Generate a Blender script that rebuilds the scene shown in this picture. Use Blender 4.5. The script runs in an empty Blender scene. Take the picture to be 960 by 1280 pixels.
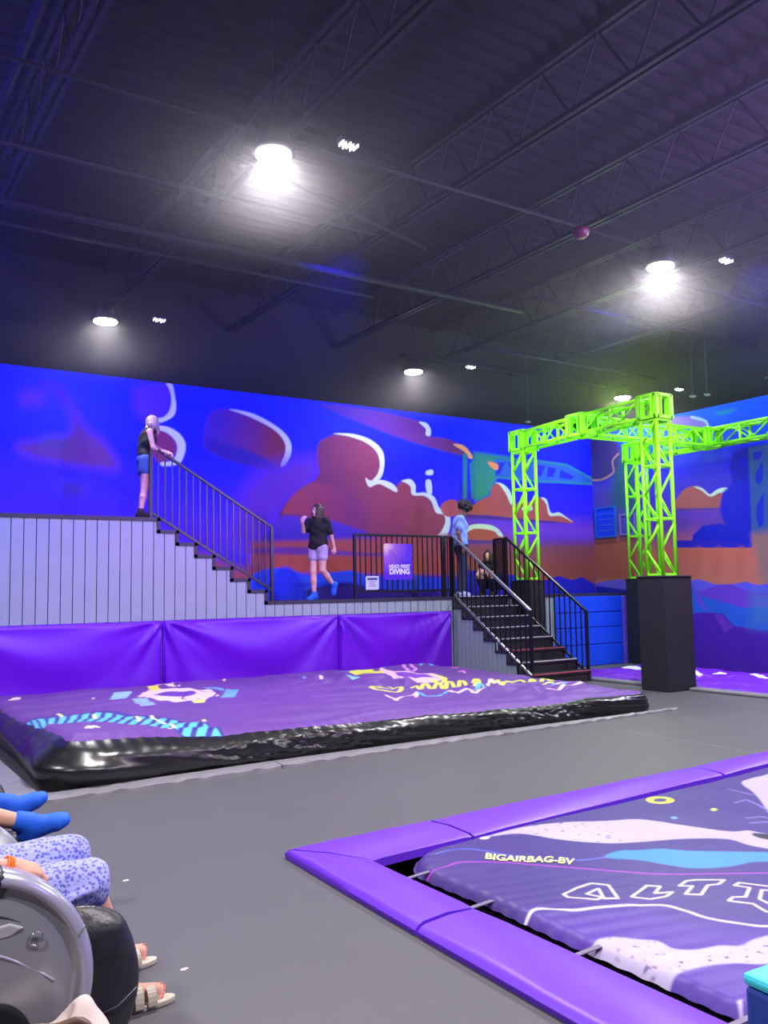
import bpy, math, random
import numpy as np
from mathutils import Vector, Matrix
random.seed(7); rng = np.random.default_rng(7)
C = bpy.context.scene.collection
sc = bpy.context.scene

# ------------------------------------------------------------------ camera
FPX, CAM_H = 1100.0, 1.58
# rows: world axes expressed in camera space (fitted from the vanishing points of walls and floor)
RW = np.array([[0.8361392606748195, -0.03384373197969507, -0.5474721349656556],
               [-0.5482436625216981, -0.08308242077384795, -0.8321815894762101],
               [-0.01732117960650398, 0.9959678273739789, -0.08802308545487024]])
cd = bpy.data.cameras.new('camera'); cam = bpy.data.objects.new('camera', cd); C.objects.link(cam)
M4 = Matrix([list(r) + [0] for r in RW] + [[0, 0, 0, 1]]); M4.translation = (0, 0, CAM_H)
cam.matrix_world = M4
cd.sensor_fit = 'VERTICAL'; cd.sensor_height = 36; cd.lens = FPX / 1280 * 36; cd.clip_start = .05; cd.clip_end = 200
sc.camera = cam

def ray(x, y): return RW @ np.array([x - 480, -(y - 640), -FPX])
def onz(x, y, z=0.): r = ray(x, y); return np.array([0, 0, CAM_H]) + r * ((z - CAM_H) / r[2])
def ony(x, y, Y): r = ray(x, y); return np.array([0, 0, CAM_H]) + r * (Y / r[1])
def onx(x, y, X): r = ray(x, y); return np.array([0, 0, CAM_H]) + r * (X / r[0])

# ------------------------------------------------------------------ world, exposure, lights
sc.view_settings.view_transform = 'Standard'; sc.view_settings.look = 'None'
sc.view_settings.gamma = 1; sc.view_settings.use_curve_mapping = False
sc.view_settings.exposure = 0.0
w = bpy.data.worlds.new('world'); sc.world = w; w.use_nodes = True
w.node_tree.nodes['Background'].inputs[0].default_value = (.30, .22, .5, 1)
w.node_tree.nodes['Background'].inputs[1].default_value = .05
sc.cycles.use_denoising = True
sc.cycles.max_bounces = 6; sc.cycles.diffuse_bounces = 3; sc.cycles.glossy_bounces = 3
sc.cycles.transmission_bounces = 2; sc.cycles.volume_bounces = 0
sc.cycles.sample_clamp_indirect = 4.0; sc.cycles.caustics_reflective = False; sc.cycles.caustics_refractive = False

def light(kind, name, loc, power, col, aim=None, size=.3, cone=60, blend=.6, spread=None, shape='DISK', size_y=None):
    l = bpy.data.lights.new(name, kind); l.energy = power; l.color = col
    if kind == 'AREA':
        l.shape = shape; l.size = size
        if size_y: l.size_y = size_y
        if spread: l.spread = math.radians(spread)
    elif kind == 'SPOT':
        l.spot_size = math.radians(cone); l.spot_blend = blend; l.shadow_soft_size = size
    else: l.shadow_soft_size = size
    o = bpy.data.objects.new(name, l); C.objects.link(o); o.location = loc
    if aim is not None: o.rotation_euler = (Vector(aim) - Vector(loc)).to_track_quat('-Z', 'Y').to_euler()
    return o
LAMP_Z = 5.6
LAMPS = [(3.42, 6.92), (8.78, 6.98), (14.2, 6.98), (3.52, 12.62), (9.15, 12.85), (14.3, 12.5), (3.4, 1.2), (8.8, 1.2), (-2.2, 1.2), (-2.2, 6.9)]
for i, (x, y) in enumerate(LAMPS):
    pw = 265 if y < 12 else 60
    light('AREA', 'lamp_light', (x, y, LAMP_Z - .12), pw, (1, .95, .97), (x, y, 0), size=.3, spread=165)
    light('POINT', 'lamp_spill', (x, y, LAMP_Z - .15), 55 if y < 12 else 22, (1, .95, .97), size=.12)  # added point light, imitates the round lens glow about each lamp
# coloured floods of the hall: blue on the left end of the mural, violet from the right, green over the truss; two violet fills are added
light('SPOT', 'blue_flood', (0.5, 9.6, 6.0), 1600, (.0, .0, 1), (1.6, 14.2, 4.3), size=.2, cone=95, blend=.8)
light('SPOT', 'blue_flood', (6.0, 9.6, 6.0), 950, (.0, .0, 1), (6.0, 14.2, 4.3), size=.2, cone=80, blend=.8)
light('SPOT', 'blue_flood', (10.8, 9.0, 6.0), 650, (.03, .06, 1), (11.5, 14.2, 4.0), size=.2, cone=80, blend=.8)
light('SPOT', 'blue_flood', (10.8, 7.0, 6.0), 900, (.05, .06, 1), (15.1, 9.5, 3.5), size=.2, cone=90, blend=.8)
light('SPOT', 'blue_uplight', (-1.5, 8.0, 4.6), 1500, (.03, .01, 1), (1.6, 8.5, 6.6), size=.1, cone=100, blend=.7)
light('SPOT', 'blue_uplight', (17.5, 9.0, 5.4), 0.1, (.05, .03, 1), (13, 9, 6.6), size=.1, cone=90, blend=.7)
light('AREA', 'violet_flood', (7.5, -3.0, 4.6), 110, (.5, .28, 1), (6.0, 8.0, 1.0), size=2.0)
light('SPOT', 'violet_uplight', (10.5, 1.0, 3.6), 7000, (.5, .35, 1), (9.0, 4.6, 6.9), size=.4, cone=125, blend=1)  # added lamp without a fixture, washes ceiling and haze violet
light('SPOT', 'violet_pad_flood', (4.5, 8.8, 4.7), 430, (.55, .06, 1), (4.8, 12.2, .1), size=.3, cone=90, blend=.8)  # added lamp without a fixture, brings out colour and folds of the purple pads
light('POINT', 'green_truss_light', (12.4, 11.0, 4.85), 170, (.6, 1, .12), size=.15)
light('SPOT', 'green_truss_light', (12.6, 7.6, 3.2), 420, (.6, 1, .15), (12.4, 10.6, 4.2), size=.2, cone=80, blend=.8)
light('SPOT', 'green_truss_light', (9.6, 10.6, 4.0), 200, (.6, 1, .15), (11.6, 11.2, 3.6), size=.2, cone=110, blend=.8)

# ------------------------------------------------------------------ colour and materials
def lin(c):
    return tuple((v / 255 / 12.92 if v / 255 <= .04045 else ((v / 255 + .055) / 1.055) ** 2.4) for v in c)
MATS = {}
def mat(name, col, rough=.6, metal=0., noise=0., nscale=8., bump=0., bscale=20., emit=0., attr=None, coat=0., wave=None, spec=.5, sheen=0.):
    if name in MATS: return MATS[name]
    m = bpy.data.materials.new(name); m.use_nodes = True; n = m.node_tree; b = n.nodes['Principled BSDF']
    c = lin(col)
    b.inputs['Base Color'].default_value = (*c, 1); b.inputs['Roughness'].default_value = rough
    b.inputs['Metallic'].default_value = metal; b.inputs['Coat Weight'].default_value = coat
    b.inputs['Specular IOR Level'].default_value = spec; b.inputs['Sheen Weight'].default_value = sheen
    tc = n.nodes.new('ShaderNodeTexCoord')
    if attr:
        a = n.nodes.new('ShaderNodeVertexColor'); a.layer_name = attr; src = a.outputs['Color']
    else: src = None
    nz = n.nodes.new('ShaderNodeTexNoise'); nz.inputs['Scale'].default_value = nscale; nz.inputs['Detail'].default_value = 4
    n.links.new(tc.outputs['Object'], nz.inputs['Vector'])
    mr = n.nodes.new('ShaderNodeMapRange'); mr.inputs['To Min'].default_value = 1 - noise; mr.inputs['To Max'].default_value = 1 + noise
    n.links.new(nz.outputs['Fac'], mr.inputs['Value'])
    mx = n.nodes.new('ShaderNodeMix'); mx.data_type = 'RGBA'; mx.blend_type = 'MULTIPLY'; mx.inputs[0].default_value = 1
    mx.inputs[6].default_value = (*c, 1)
    if src: n.links.new(src, mx.inputs[6])
    n.links.new(mr.outputs['Result'], mx.inputs[7]); n.links.new(mx.outputs[2], b.inputs['Base Color'])
    if bump:
        nb = n.nodes.new('ShaderNodeTexNoise'); nb.inputs['Scale'].default_value = bscale; nb.inputs['Detail'].default_value = 3
        n.links.new(tc.outputs['Object'], nb.inputs['Vector'])
        bp = n.nodes.new('ShaderNodeBump'); bp.inputs['Strength'].default_value = bump; bp.inputs['Distance'].default_value = .02
        n.links.new(nb.outputs['Fac'], bp.inputs['Height']); n.links.new(bp.outputs['Normal'], b.inputs['Normal'])
    if emit:
        b.inputs['Emission Color'].default_value = (*c, 1); b.inputs['Emission Strength'].default_value = emit
    MATS[name] = m; return m

# ------------------------------------------------------------------ mesh helpers
class MB:
    def __init__(s): s.v = []; s.f = []
    def add(s, v, f):
        n = len(s.v); s.v += [tuple(map(float, p)) for p in v]; s.f += [tuple(i + n for i in q) for q in f]; return s
    def box(s, x0, x1, y0, y1, z0, z1):
        return s.add([(x, y, z) for z in (z0, z1) for y in (y0, y1) for x in (x0, x1)],
                     [(0, 2, 3, 1), (4, 5, 7, 6), (0, 1, 5, 4), (2, 6, 7, 3), (0, 4, 6, 2), (1, 3, 7, 5)])
    def beam(s, a, b, w, h=None, up=(0, 0, 1)):
        a, b = Vector(a), Vector(b); h = h or w; d = (b - a).normalized(); u = Vector(up)
        if abs(d.dot(u)) > .99: u = Vector((1, 0, 0))
        r = d.cross(u).normalized(); u = r.cross(d)
        vs = [p + r * (i * w / 2) + u * (j * h / 2) for p in (a, b) for i, j in ((-1, -1), (1, -1), (1, 1), (-1, 1))]
        return s.add(vs, [(0, 1, 2, 3), (7, 6, 5, 4), (0, 4, 5, 1), (1, 5, 6, 2), (2, 6, 7, 3), (3, 7, 4, 0)])
    def tube(s, pts, r, n=8, cap=True):
        pts = [Vector(p) for p in pts]; rs = r if isinstance(r, (list, tuple)) else [r] * len(pts)
        rings = []; u = None
        for i, p in enumerate(pts):
            d = (pts[min(i + 1, len(pts) - 1)] - pts[max(i - 1, 0)]).normalized()
            if u is None:
                u = Vector((0, 0, 1)) if abs(d.z) < .9 else Vector((1, 0, 0))
            u = (u - d * u.dot(d)).normalized(); w_ = d.cross(u)
            rings.append([p + (u * math.cos(t) + w_ * math.sin(t)) * rs[i] for t in [2 * math.pi * k / n for k in range(n)]])
        f = []
        for i in range(len(pts) - 1):
            for k in range(n):
                k2 = (k + 1) % n; f.append((i * n + k, i * n + k2, (i + 1) * n + k2, (i + 1) * n + k))
        if cap: f.append(tuple(range(n - 1, -1, -1))); f.append(tuple((len(pts) - 1) * n + k for k in range(n)))
        return s.add([p for r_ in rings for p in r_], f)
    def lathe(s, prof, c=(0, 0, 0), n=24):
        vs = []; f = []
        for r, z in prof:
            for k in range(n): t = 2 * math.pi * k / n; vs.append((c[0] + r * math.cos(t), c[1] + r * math.sin(t), c[2] + z))
        for i in range(len(prof) - 1):
            for k in range(n): k2 = (k + 1) % n; f.append((i * n + k, i * n + k2, (i + 1) * n + k2, (i + 1) * n + k))
        f.append(tuple(range(n - 1, -1, -1))); f.append(tuple((len(prof) - 1) * n + k for k in range(n)))
        return s.add(vs, f)
    def prism(s, poly, axis, a, b):
        # poly: 2D points; axis: extrusion axis 'x','y','z'
        def P(u, v, t): return {'x': (t, u, v), 'y': (u, t, v), 'z': (u, v, t)}[axis]
        n = len(poly); vs = [P(u, v, a) for u, v in poly] + [P(u, v, b) for u, v in poly]
        f = [tuple(range(n)), tuple(range(2 * n - 1, n - 1, -1))] + [(i, i + n, (i + 1) % n + n, (i + 1) % n) for i in range(n)]
        return s.add(vs, f)
def link(name, me, m, parent=None):
    o = bpy.data.objects.new(name, me); C.objects.link(o)
    if m is not None and not me.materials: me.materials.append(m)
    if parent is not None: o.parent = parent
    return o
def build(name, mb, m, parent=None, smooth=False, bevel=0., off=(0, 0, 0), fixn=True):
    me = bpy.data.meshes.new(name); o3 = off
    me.from_pydata([(p[0] - o3[0], p[1] - o3[1], p[2] - o3[2]) for p in mb.v], [], mb.f)
    if fixn:
        import bmesh
        bm = bmesh.new(); bm.from_mesh(me); bmesh.ops.recalc_face_normals(bm, faces=bm.faces); bm.to_mesh(me); bm.free()
    if smooth: me.shade_smooth()
    o = link(name, me, m, parent)
    if bevel:
        md = o.modifiers.new('bevel', 'BEVEL'); md.width = bevel; md.segments = 2; md.limit_method = 'ANGLE'; md.angle_limit = math.radians(40)
    return o
def np_mesh(name, V, F, m, parent=None, smooth=True, col=None):
    me = bpy.data.meshes.new(name); V = np.asarray(V, np.float32); F = np.asarray(F, np.int32)
    me.vertices.add(len(V)); me.vertices.foreach_set('co', V.ravel())
    me.loops.add(F.size); me.loops.foreach_set('vertex_index', F.ravel())
    me.polygons.add(len(F)); me.polygons.foreach_set('loop_start', np.arange(0, F.size, F.shape[1], dtype=np.int32))
    try: me.polygons.foreach_set('loop_total', np.full(len(F), F.shape[1], np.int32))
    except Exception: pass
    me.update(calc_edges=True)
    if smooth: me.shade_smooth()
    if col is not None:
        a = me.color_attributes.new('print', 'FLOAT_COLOR', 'POINT')
        cc = np.ones((len(V), 4), np.float32); cc[:, :3] = col; a.data.foreach_set('color', cc.ravel())
        me.color_attributes.render_color_index = 0
    return link(name, me, m, parent)
def grid_faces(nx, ny):
    i = np.arange(nx * ny).reshape(ny, nx)
    return np.stack([i[:-1, :-1], i[:-1, 1:], i[1:, 1:], i[1:, :-1]], -1).reshape(-1, 4)
def empty(name, loc=(0, 0, 0)):
    o = bpy.data.objects.new(name, None); C.objects.link(o); o.location = loc; o.empty_display_size = .1; return o
def tag(o, label=None, cat=None, group=None, kind=None):
    if label: o['label'] = label
    if cat: o['category'] = cat
    if group: o['group'] = group
    if kind: o['kind'] = kind
    return o
def struct(o, label=None): o['kind'] = 'structure'; (o.__setitem__('label', label) if label else None); return o
def lerp(a, b, t): return tuple(a[i] + (b[i] - a[i]) * t for i in range(3))
def catmull(P, n=6, closed=True):
    P = np.array(P, float); N = len(P); out = []
    for i in range(N if closed else N - 1):
        g = lambda k: P[(i + k) % N] if closed else P[min(max(i + k, 0), N - 1)]
        p0, p1, p2, p3 = g(-1), g(0), g(1), g(2)
        for t in np.arange(n) / n:
            out.append(.5 * ((2 * p1) + (-p0 + p2) * t + (2 * p0 - 5 * p1 + 4 * p2 - p3) * t * t + (-p0 + 3 * p1 - 3 * p2 + p3) * t ** 3))
    if not closed: out.append(P[-1])
    return np.array(out)
def seg_dist(U, V, P, closed=False):
    d = np.full(U.shape, 1e9, np.float32)
    for i in range(len(P) if closed else len(P) - 1):
        a = P[i]; b = P[(i + 1) % len(P)]; e = b - a; L = max((e ** 2).sum(), 1e-12)
        t = np.clip(((U - a[0]) * e[0] + (V - a[1]) * e[1]) / L, 0, 1)
        d = np.minimum(d, np.hypot(U - a[0] - t * e[0], V - a[1] - t * e[1]))
    return d
def inside(U, V, P):
    r = np.zeros(U.shape, bool)
    for i in range(len(P)):
        a = P[i]; b = P[(i + 1) % len(P)]
        if a[1] == b[1]: continue
        c = ((a[1] > V) != (b[1] > V)) & (U < (b[0] - a[0]) * (V - a[1]) / (b[1] - a[1]) + a[0]); r ^= c
    return r
class Print:
    """flat paint / print on a surface: colour per vertex of a fine grid"""
    def __init__(s, U, V, base): s.U = U; s.V = V; s.c = np.ones(U.shape + (3,), np.float32) * np.array(base, np.float32)
    def _mask(s, bb): 
        return (s.U > bb[0]) & (s.U < bb[1]) & (s.V > bb[2]) & (s.V < bb[3])
    def _blend(s, sel, a, col):
        cc = np.array(col(s.U[sel], s.V[sel]) if callable(col) else lin(col), np.float32)
        s.c[sel] = s.c[sel] * (1 - a[:, None]) + cc * a[:, None]
    def poly(s, P, col, soft=.008, smooth=True, alpha=1.):
        P = np.array(P, float)
        if smooth: P = catmull(P, 5)
        m = soft * 1.5; sel = s._mask((P[:, 0].min() - m, P[:, 0].max() + m, P[:, 1].min() - m, P[:, 1].max() + m))
        if not sel.any(): return
        u, v = s.U[sel], s.V[sel]; d = seg_dist(u, v, P, True); ins = inside(u, v, P); d = np.where(ins, -d, d)
        s._blend(sel, np.clip(.5 - d / (2 * soft), 0, 1) * alpha, col)
    def line(s, P, col, wd, soft=.005, closed=False, smooth=False):
        P = np.array(P, float)
        if smooth: P = catmull(P, 6, closed)
        m = wd + soft; sel = s._mask((P[:, 0].min() - m, P[:, 0].max() + m, P[:, 1].min() - m, P[:, 1].max() + m))
        if not sel.any(): return
        d = seg_dist(s.U[sel], s.V[sel], P, closed) - wd / 2
        s._blend(sel, np.clip(.5 - d / (2 * soft), 0, 1), col)
def wnoise(u, v, f, seed=0, n=7):
    r = np.random.default_rng(seed); u = np.asarray(u); v = np.asarray(v); o = np.zeros(np.broadcast(u, v).shape, np.float32)
    for i in range(n):
        t = r.uniform(0, 2 * math.pi); k = f * r.uniform(.5, 1.6); p = r.uniform(0, 6.28, 2)
        o += np.sin((u * math.cos(t) + v * math.sin(t)) * k + p[0] + 1.3 * np.sin((u * math.sin(t * 2) - v * math.cos(t * 1.7)) * k * .45 + p[1]))
    return o / n

# ------------------------------------------------------------------ signed-distance modelling for bodies, clothes and soft shapes
def sdf_eval(prims, vox, k, pad=.03):
    lo = np.full(3, 1e9); hi = -lo; bbs = []
    for p in prims:
        if p[0] in ('c', '-c'):
            a, b, ra, rb = np.array(p[1]), np.array(p[2]), p[3], p[4]; R_ = max(ra, rb); l, h = np.minimum(a, b) - R_, np.maximum(a, b) + R_
        else:
            c, r = np.array(p[1]), np.array(p[2]); R_ = r.max(); l, h = c - R_, c + R_
        bbs.append((l, h))
        if not p[0].startswith('-'): lo = np.minimum(lo, l); hi = np.maximum(hi, h)
    lo -= pad; hi += pad; n = np.ceil((hi - lo) / vox).astype(int) + 1
    F = np.full(n, .5, np.float32); ax = [lo[i] + np.arange(n[i]) * vox for i in range(3)]
    k_all = k
    for p, (l, h) in zip(prims, bbs):
        k = p[5] if p[0] == 'c' and len(p) > 5 else k_all
        i0 = np.clip(((l - lo - k - .02) / vox).astype(int), 0, n - 1); i1 = np.clip(((h - lo + k + .02) / vox).astype(int) + 2, 1, n)
        sl = tuple(slice(a, b) for a, b in zip(i0, i1))
        if any(s_.stop <= s_.start for s_ in sl): continue
        X, Y, Z = np.meshgrid(*[ax[i][sl[i]] for i in range(3)], indexing='ij', sparse=True)
        if p[0] in ('c', '-c'):
            a, b, ra, rb = np.array(p[1], float), np.array(p[2], float), p[3], p[4]; e = b - a; L = max((e ** 2).sum(), 1e-9)
            t = np.clip(((X - a[0]) * e[0] + (Y - a[1]) * e[1] + (Z - a[2]) * e[2]) / L, 0, 1)
            d = np.sqrt((X - a[0] - t * e[0]) ** 2 + (Y - a[1] - t * e[1]) ** 2 + (Z - a[2] - t * e[2]) ** 2) - (ra + (rb - ra) * t)
        else:
            c, r = np.array(p[1], float), np.array(p[2], float); Rm = np.array(p[3], float) if len(p) > 3 and p[3] is not None else np.eye(3)
            q = [(X - c[0]) * Rm[i][0] + (Y - c[1]) * Rm[i][1] + (Z - c[2]) * Rm[i][2] for i in range(3)]
            if p[0] in ('b', '-b'):     # rounded box
                rd = p[4]; qq = [np.abs(q[i]) - (r[i] - rd) for i in range(3)]
                d = np.sqrt(sum(np.maximum(a_, 0) ** 2 for a_ in qq)) + np.minimum(np.maximum(np.maximum(qq[0], qq[1]), qq[2]), 0) - rd
            else:
                k0 = np.sqrt(sum((q[i] / r[i]) ** 2 for i in range(3))); k1 = np.sqrt(sum((q[i] / r[i] ** 2) ** 2 for i in range(3))) + 1e-6
                d = k0 * (k0 - 1) / k1
        d = d.astype(np.float32); f = F[sl]
        if p[0].startswith('-'):
            kk = k * .5; h_ = np.maximum(kk - np.abs(f + d), 0) / kk; F[sl] = np.maximum(f, -d) + h_ * h_ * kk * .25
        else:
            h_ = np.maximum(k - np.abs(f - d), 0) / k; F[sl] = np.minimum(f, d) - h_ * h_ * k * .25
    return F, lo, ax
def surface_nets(F, lo, vox):
    S = F < 0; nx, ny, nz = F.shape
    c = np.zeros((nx - 1, ny - 1, nz - 1), np.int8)
    for a in (0, 1):
        for b in (0, 1):
            for d in (0, 1): c += S[a:nx - 1 + a, b:ny - 1 + b, d:nz - 1 + d]
    act = np.argwhere((c > 0) & (c < 8)); idx = np.full(c.shape, -1, np.int32); idx[tuple(act.T)] = np.arange(len(act))
    acc = np.zeros((len(act), 3)); cnt = np.zeros(len(act))
    cor = [(a, b, d) for a in (0, 1) for b in (0, 1) for d in (0, 1)]
    for i, p in enumerate(cor):
        for q in cor[i + 1:]:
            if sum(abs(p[t] - q[t]) for t in range(3)) != 1: continue
            fa = F[tuple((act + p).T)]; fb = F[tuple((act + q).T)]; m = (fa < 0) != (fb < 0)
            t = np.where(m, fa / np.where(m, fa - fb, 1), 0)[:, None]
            acc += np.where(m[:, None], np.array(p) + t * (np.array(q) - np.array(p)), 0); cnt += m
    V = lo + (act + acc / cnt[:, None]) * vox; faces = []
    for ax in range(3):
        s0 = [slice(1, -1)] * 3; s0[ax] = slice(0, -1); s1 = list(s0); s1[ax] = slice(1, None)
        A = S[tuple(s0)]; B = S[tuple(s1)]; e = np.argwhere(A != B); e0 = e.copy(); off = np.array([1, 1, 1]); off[ax] = 0; e0 += off
        u, v = [(1, 2), (2, 0), (0, 1)][ax]; du = np.zeros(3, int); dv = np.zeros(3, int); du[u] = 1; dv[v] = 1
        g = lambda q: idx[tuple(q.T)]
        ok = np.all(e0 < np.array(idx.shape), axis=1) & np.all(e0 - du - dv >= 0, axis=1); e, e0 = e[ok], e0[ok]
        quad = np.stack([g(e0 - du - dv), g(e0 - dv), g(e0), g(e0 - du)], 1)
        fl = ~A[tuple(e.T)]; quad[fl] = quad[fl][:, ::-1]; faces.append(quad)
    Fq = np.concatenate(faces); Fq = Fq[(Fq >= 0).all(1)]
    return V, Fq
def sdf_obj(name, prims, vox, m, parent=None, k=.03, clip=None, xf=None, disp=None):
    F, lo, ax = sdf_eval(prims, vox, k)
    if clip is not None:
        G = np.meshgrid(*ax, indexing='ij', sparse=True)
        for fn in clip: F = np.maximum(F, fn(*G).astype(np.float32))
    V, Q = surface_nets(F, lo, vox)
    if disp: V = disp(V)
    if xf is not None: V = xf(V)
    return np_mesh(name, V, Q, m, parent)
# ------------------------------------------------------------------ setting: floor, walls, ceiling
XL, XR, YF, YB, ZC = -5.0, 15.1, -5.0, 14.2, 6.9
m_floor = mat('floor_mat', (80, 79, 84), .55, noise=.10, nscale=1.6, bump=.05, bscale=300)
m_black = mat('black_paint', (28, 28, 34), .8, noise=.1, spec=.2)
m_blackmetal = mat('black_metal', (26, 25, 32), .35, metal=.3, spec=.6)
m_pitdark = mat('pit_dark', (20, 19, 26), .5)
PX0, PX1, PY0, PY1 = 2.68, 14.0, -1.5, 4.78      # opening of the near pit
BX0, BY0, BY1 = 11.25, 3.5, 11.95                   # opening of the pit by the right wall
fl = MB(); Fz = 0
for (x0, x1, y0, y1) in ((XL, PX0, YF, YB), (PX0, BX0, PY1, YB), (BX0, XR, BY1, YB), (PX0, XR, YF, PY0)):
    fl.box(x0, x1, y0, y1, -.02, 0)
fl.box(PX0, BX0, PY0, PY1, -.62, -.6); fl.box(BX0, XR, PY1, BY1, -.62, -.6)
struct(build('floor', fl, m_floor), 'flat dark grey padded floor between the air bags')
pw_ = MB().box(PX0 - .02, PX0, PY0, PY1, -.6, 0).box(PX0, BX0, PY1, PY1 + .02, -.6, -.0).box(BX0 - .02, BX0, PY1, BY1, -.6, 0).box(BX0, XR, BY1, BY1 + .02, -.6, 0)
fo = bpy.data.objects['floor']; build('pit_lining', pw_, m_pitdark, fo)
for (x0, y0, x1, y1) in ((7.53, 6.75, 7.50, 5.0), ):
    build('seam', MB().beam((x0, y0, .0005), (x1, y1, .0005), .012, .003), mat('floor_seam', (125, 122, 132), .5), fo)

wb = struct(build('wall_back', MB().box(XL - .1, XR + .1, YB, YB + .15, -.6, ZC + .2), m_black))
wr = struct(build('wall_right', MB().box(XR, XR + .15, YF, YB, -.6, ZC + .2), m_black))
struct(build('wall_left', MB().box(XL - .15, XL, YF, YB, -.6, ZC + .2), m_black))
struct(build('wall_front', MB().box(XL, XR, YF - .15, YF, -.6, ZC + .2), m_black))
# corrugated roof deck, ribs along X
ce = MB(); pr = []; y = YF
while y < YB:
    pr += [(y, ZC), (y + .09, ZC), (y + .12, ZC + .05), (y + .19, ZC + .05)]; y += .22
pr += [(YB, ZC), (YB, ZC + .12), (YF, ZC + .12)]
n_ = len(pr)
ce.add([(XL, u, v) for u, v in pr] + [(XR, u, v) for u, v in pr], [(i, (i + 1) % n_, (i + 1) % n_ + n_, i + n_) for i in range(n_)])
m_deck = mat('roof_deck', (20, 20, 23), .9, noise=.15, nscale=2, spec=.08)
ceiling = struct(build('ceiling', ce, m_deck, fixn=True), 'black painted ribbed roof deck')
m_joist = mat('joist_paint', (24, 24, 30), .6, spec=.2)
# open-web joists along Y hung under the deck
def shared(name, src_me, parent, loc, rz=0):
    o = bpy.data.objects.new(name, src_me); C.objects.link(o); o.parent = parent; o.location = loc; o.rotation_euler = (0, 0, rz); return o
ZJ = 6.2
ch = MB()
for s_ in (-.045, .045):
    ch.beam((s_, YF, ZJ), (s_, YB, ZJ), .05, .05); ch.beam((s_, YF, ZC - .04), (s_, YB, ZC - .04), .05, .05)
cho = build('bar_joist', ch, m_joist, ceiling); ch_me = cho.data
sp = .78; wa = MB().tube([(0, 0, ZJ), (0, sp / 2, ZC - .05)], .014, 6); wbm = MB().tube([(0, sp / 2, ZC - .05), (0, sp, ZJ)], .014, 6)
webs = []
for i, mb_ in enumerate((wa, wbm)):
    o = build('web_rod', mb_, m_joist, cho); webs.append(o.data); bpy.data.objects.remove(o)
JX = [-4.4, -2.3, -.2, 1.78, 3.95, 6.15, 8.3, 10.6, 12.75, 14.85]
for i, jx in enumerate(JX):
    j = cho if i == 0 else shared('bar_joist', ch_me, ceiling, (0, 0, 0))
    j.location.x = jx
    y = 1.2 if jx < 9 else 4.2
    while y < YB - sp:
        shared('web_rod', webs[0], j, (0, y, 0)); shared('web_rod', webs[1], j, (0, y, 0)); y += sp
# bridging, pipes and ducts across
for (y, z, r, x0, x1, c_) in ((10.4, 6.05, .05, XL, 9.6, 0), (11.15, 6.1, .025, XL, 7.2, 0), (7.55, 6.08, .022, XL, 9.0, 0), (9.2, 6.15, .03, XL, 6.0, 0), (13.72, 6.1, .03, 9.5, XR, 0), (12.3, 6.0, .03, 10.2, XR, 0), (9.9, 6.1, .03, 9.4, XR, 0), (8.3, 6.1, .035, 9.8, XR, 0)):
    build('ceiling_pipe', MB().tube([(x0, y, z), (x1, y, z)], r, 8), m_joist, ceiling, smooth=True)
build('ceiling_pipe', MB().tube([(3.3, 8.1, 6.12), (6.8, 9.2, 6.12)], .022, 8), m_joist, ceiling, smooth=True)
build('ceiling_duct', MB().tube([(1.42, 4.0, 6.3), (1.42, 13.9, 6.3)], .05, 8), m_joist, ceiling)
cable = [onz(660 + t * 300, 515 - 45 * t + 30 * math.sin(t * 3.1) * 1.0, 5.6 + .15 * math.cos(t * 3)) for t in np.linspace(0.45, 1.1, 14)]
tag(build('ceiling_cable', MB().tube([(p[0], p[1], p[2]) for p in cable], .014, 6), mat('cable_grey', (90, 105, 80), .5), smooth=True), 'thin drooping cable looped along the roof above the lime truss', 'cable')

# ------------------------------------------------------------------ painted mural, back wall
def P1(L, ox=0, oy=0, s=1.): return [tuple(ony(ox + x / s, oy + y / s, YB)[[0, 2]]) for x, y in L]
def P2(L, ox=0, oy=0, s=1.): return [tuple(onx(ox + x / s, oy + y / s, XR)[[1, 2]]) for x, y in L]
def ramp(z, stops):
    zs = [s_[0] for s_ in stops]; cs = np.array([lin(s_[1]) for s_ in stops]); return np.stack([np.interp(z, zs, cs[:, i]) for i in range(3)], -1)
gx = np.arange(.6, 15.1 + .001, .0155); gz = np.arange(1.40, 5.13, .0155)
U, V = np.meshgrid(gx, gz)
pr1 = Print(U, V, (0, 0, 0))
sky = ramp(V, [(1.4, (35, 35, 200)), (2.1, (75, 38, 190)), (2.6, (80, 36, 195)), (3.2, (45, 25, 215)), (3.9, (14, 16, 230)), (5.1, (8, 30, 240))])
pr1.c = sky.astype(np.float32)
A1 = dict(ox=0, oy=440, s=3.); A2 = dict(ox=320, oy=480, s=3.); A3 = dict(ox=540, oy=600, s=4.364)
MAR = (112, 40, 88); MAR2 = (100, 40, 100); ORA = (160, 72, 62); RIM = (185, 200, 200); VIO = (105, 50, 165)  # maroons are orange clouds with the blue light's tint put into the paint
def grad(c0, c1, a, b, axis=1):
    l0, l1 = np.array(lin(c0)), np.array(lin(c1))
    return lambda u, v: l0 + (l1 - l0) * np.clip(((v if axis else u) - a) / (b - a), 0, 1)[:, None]
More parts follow.
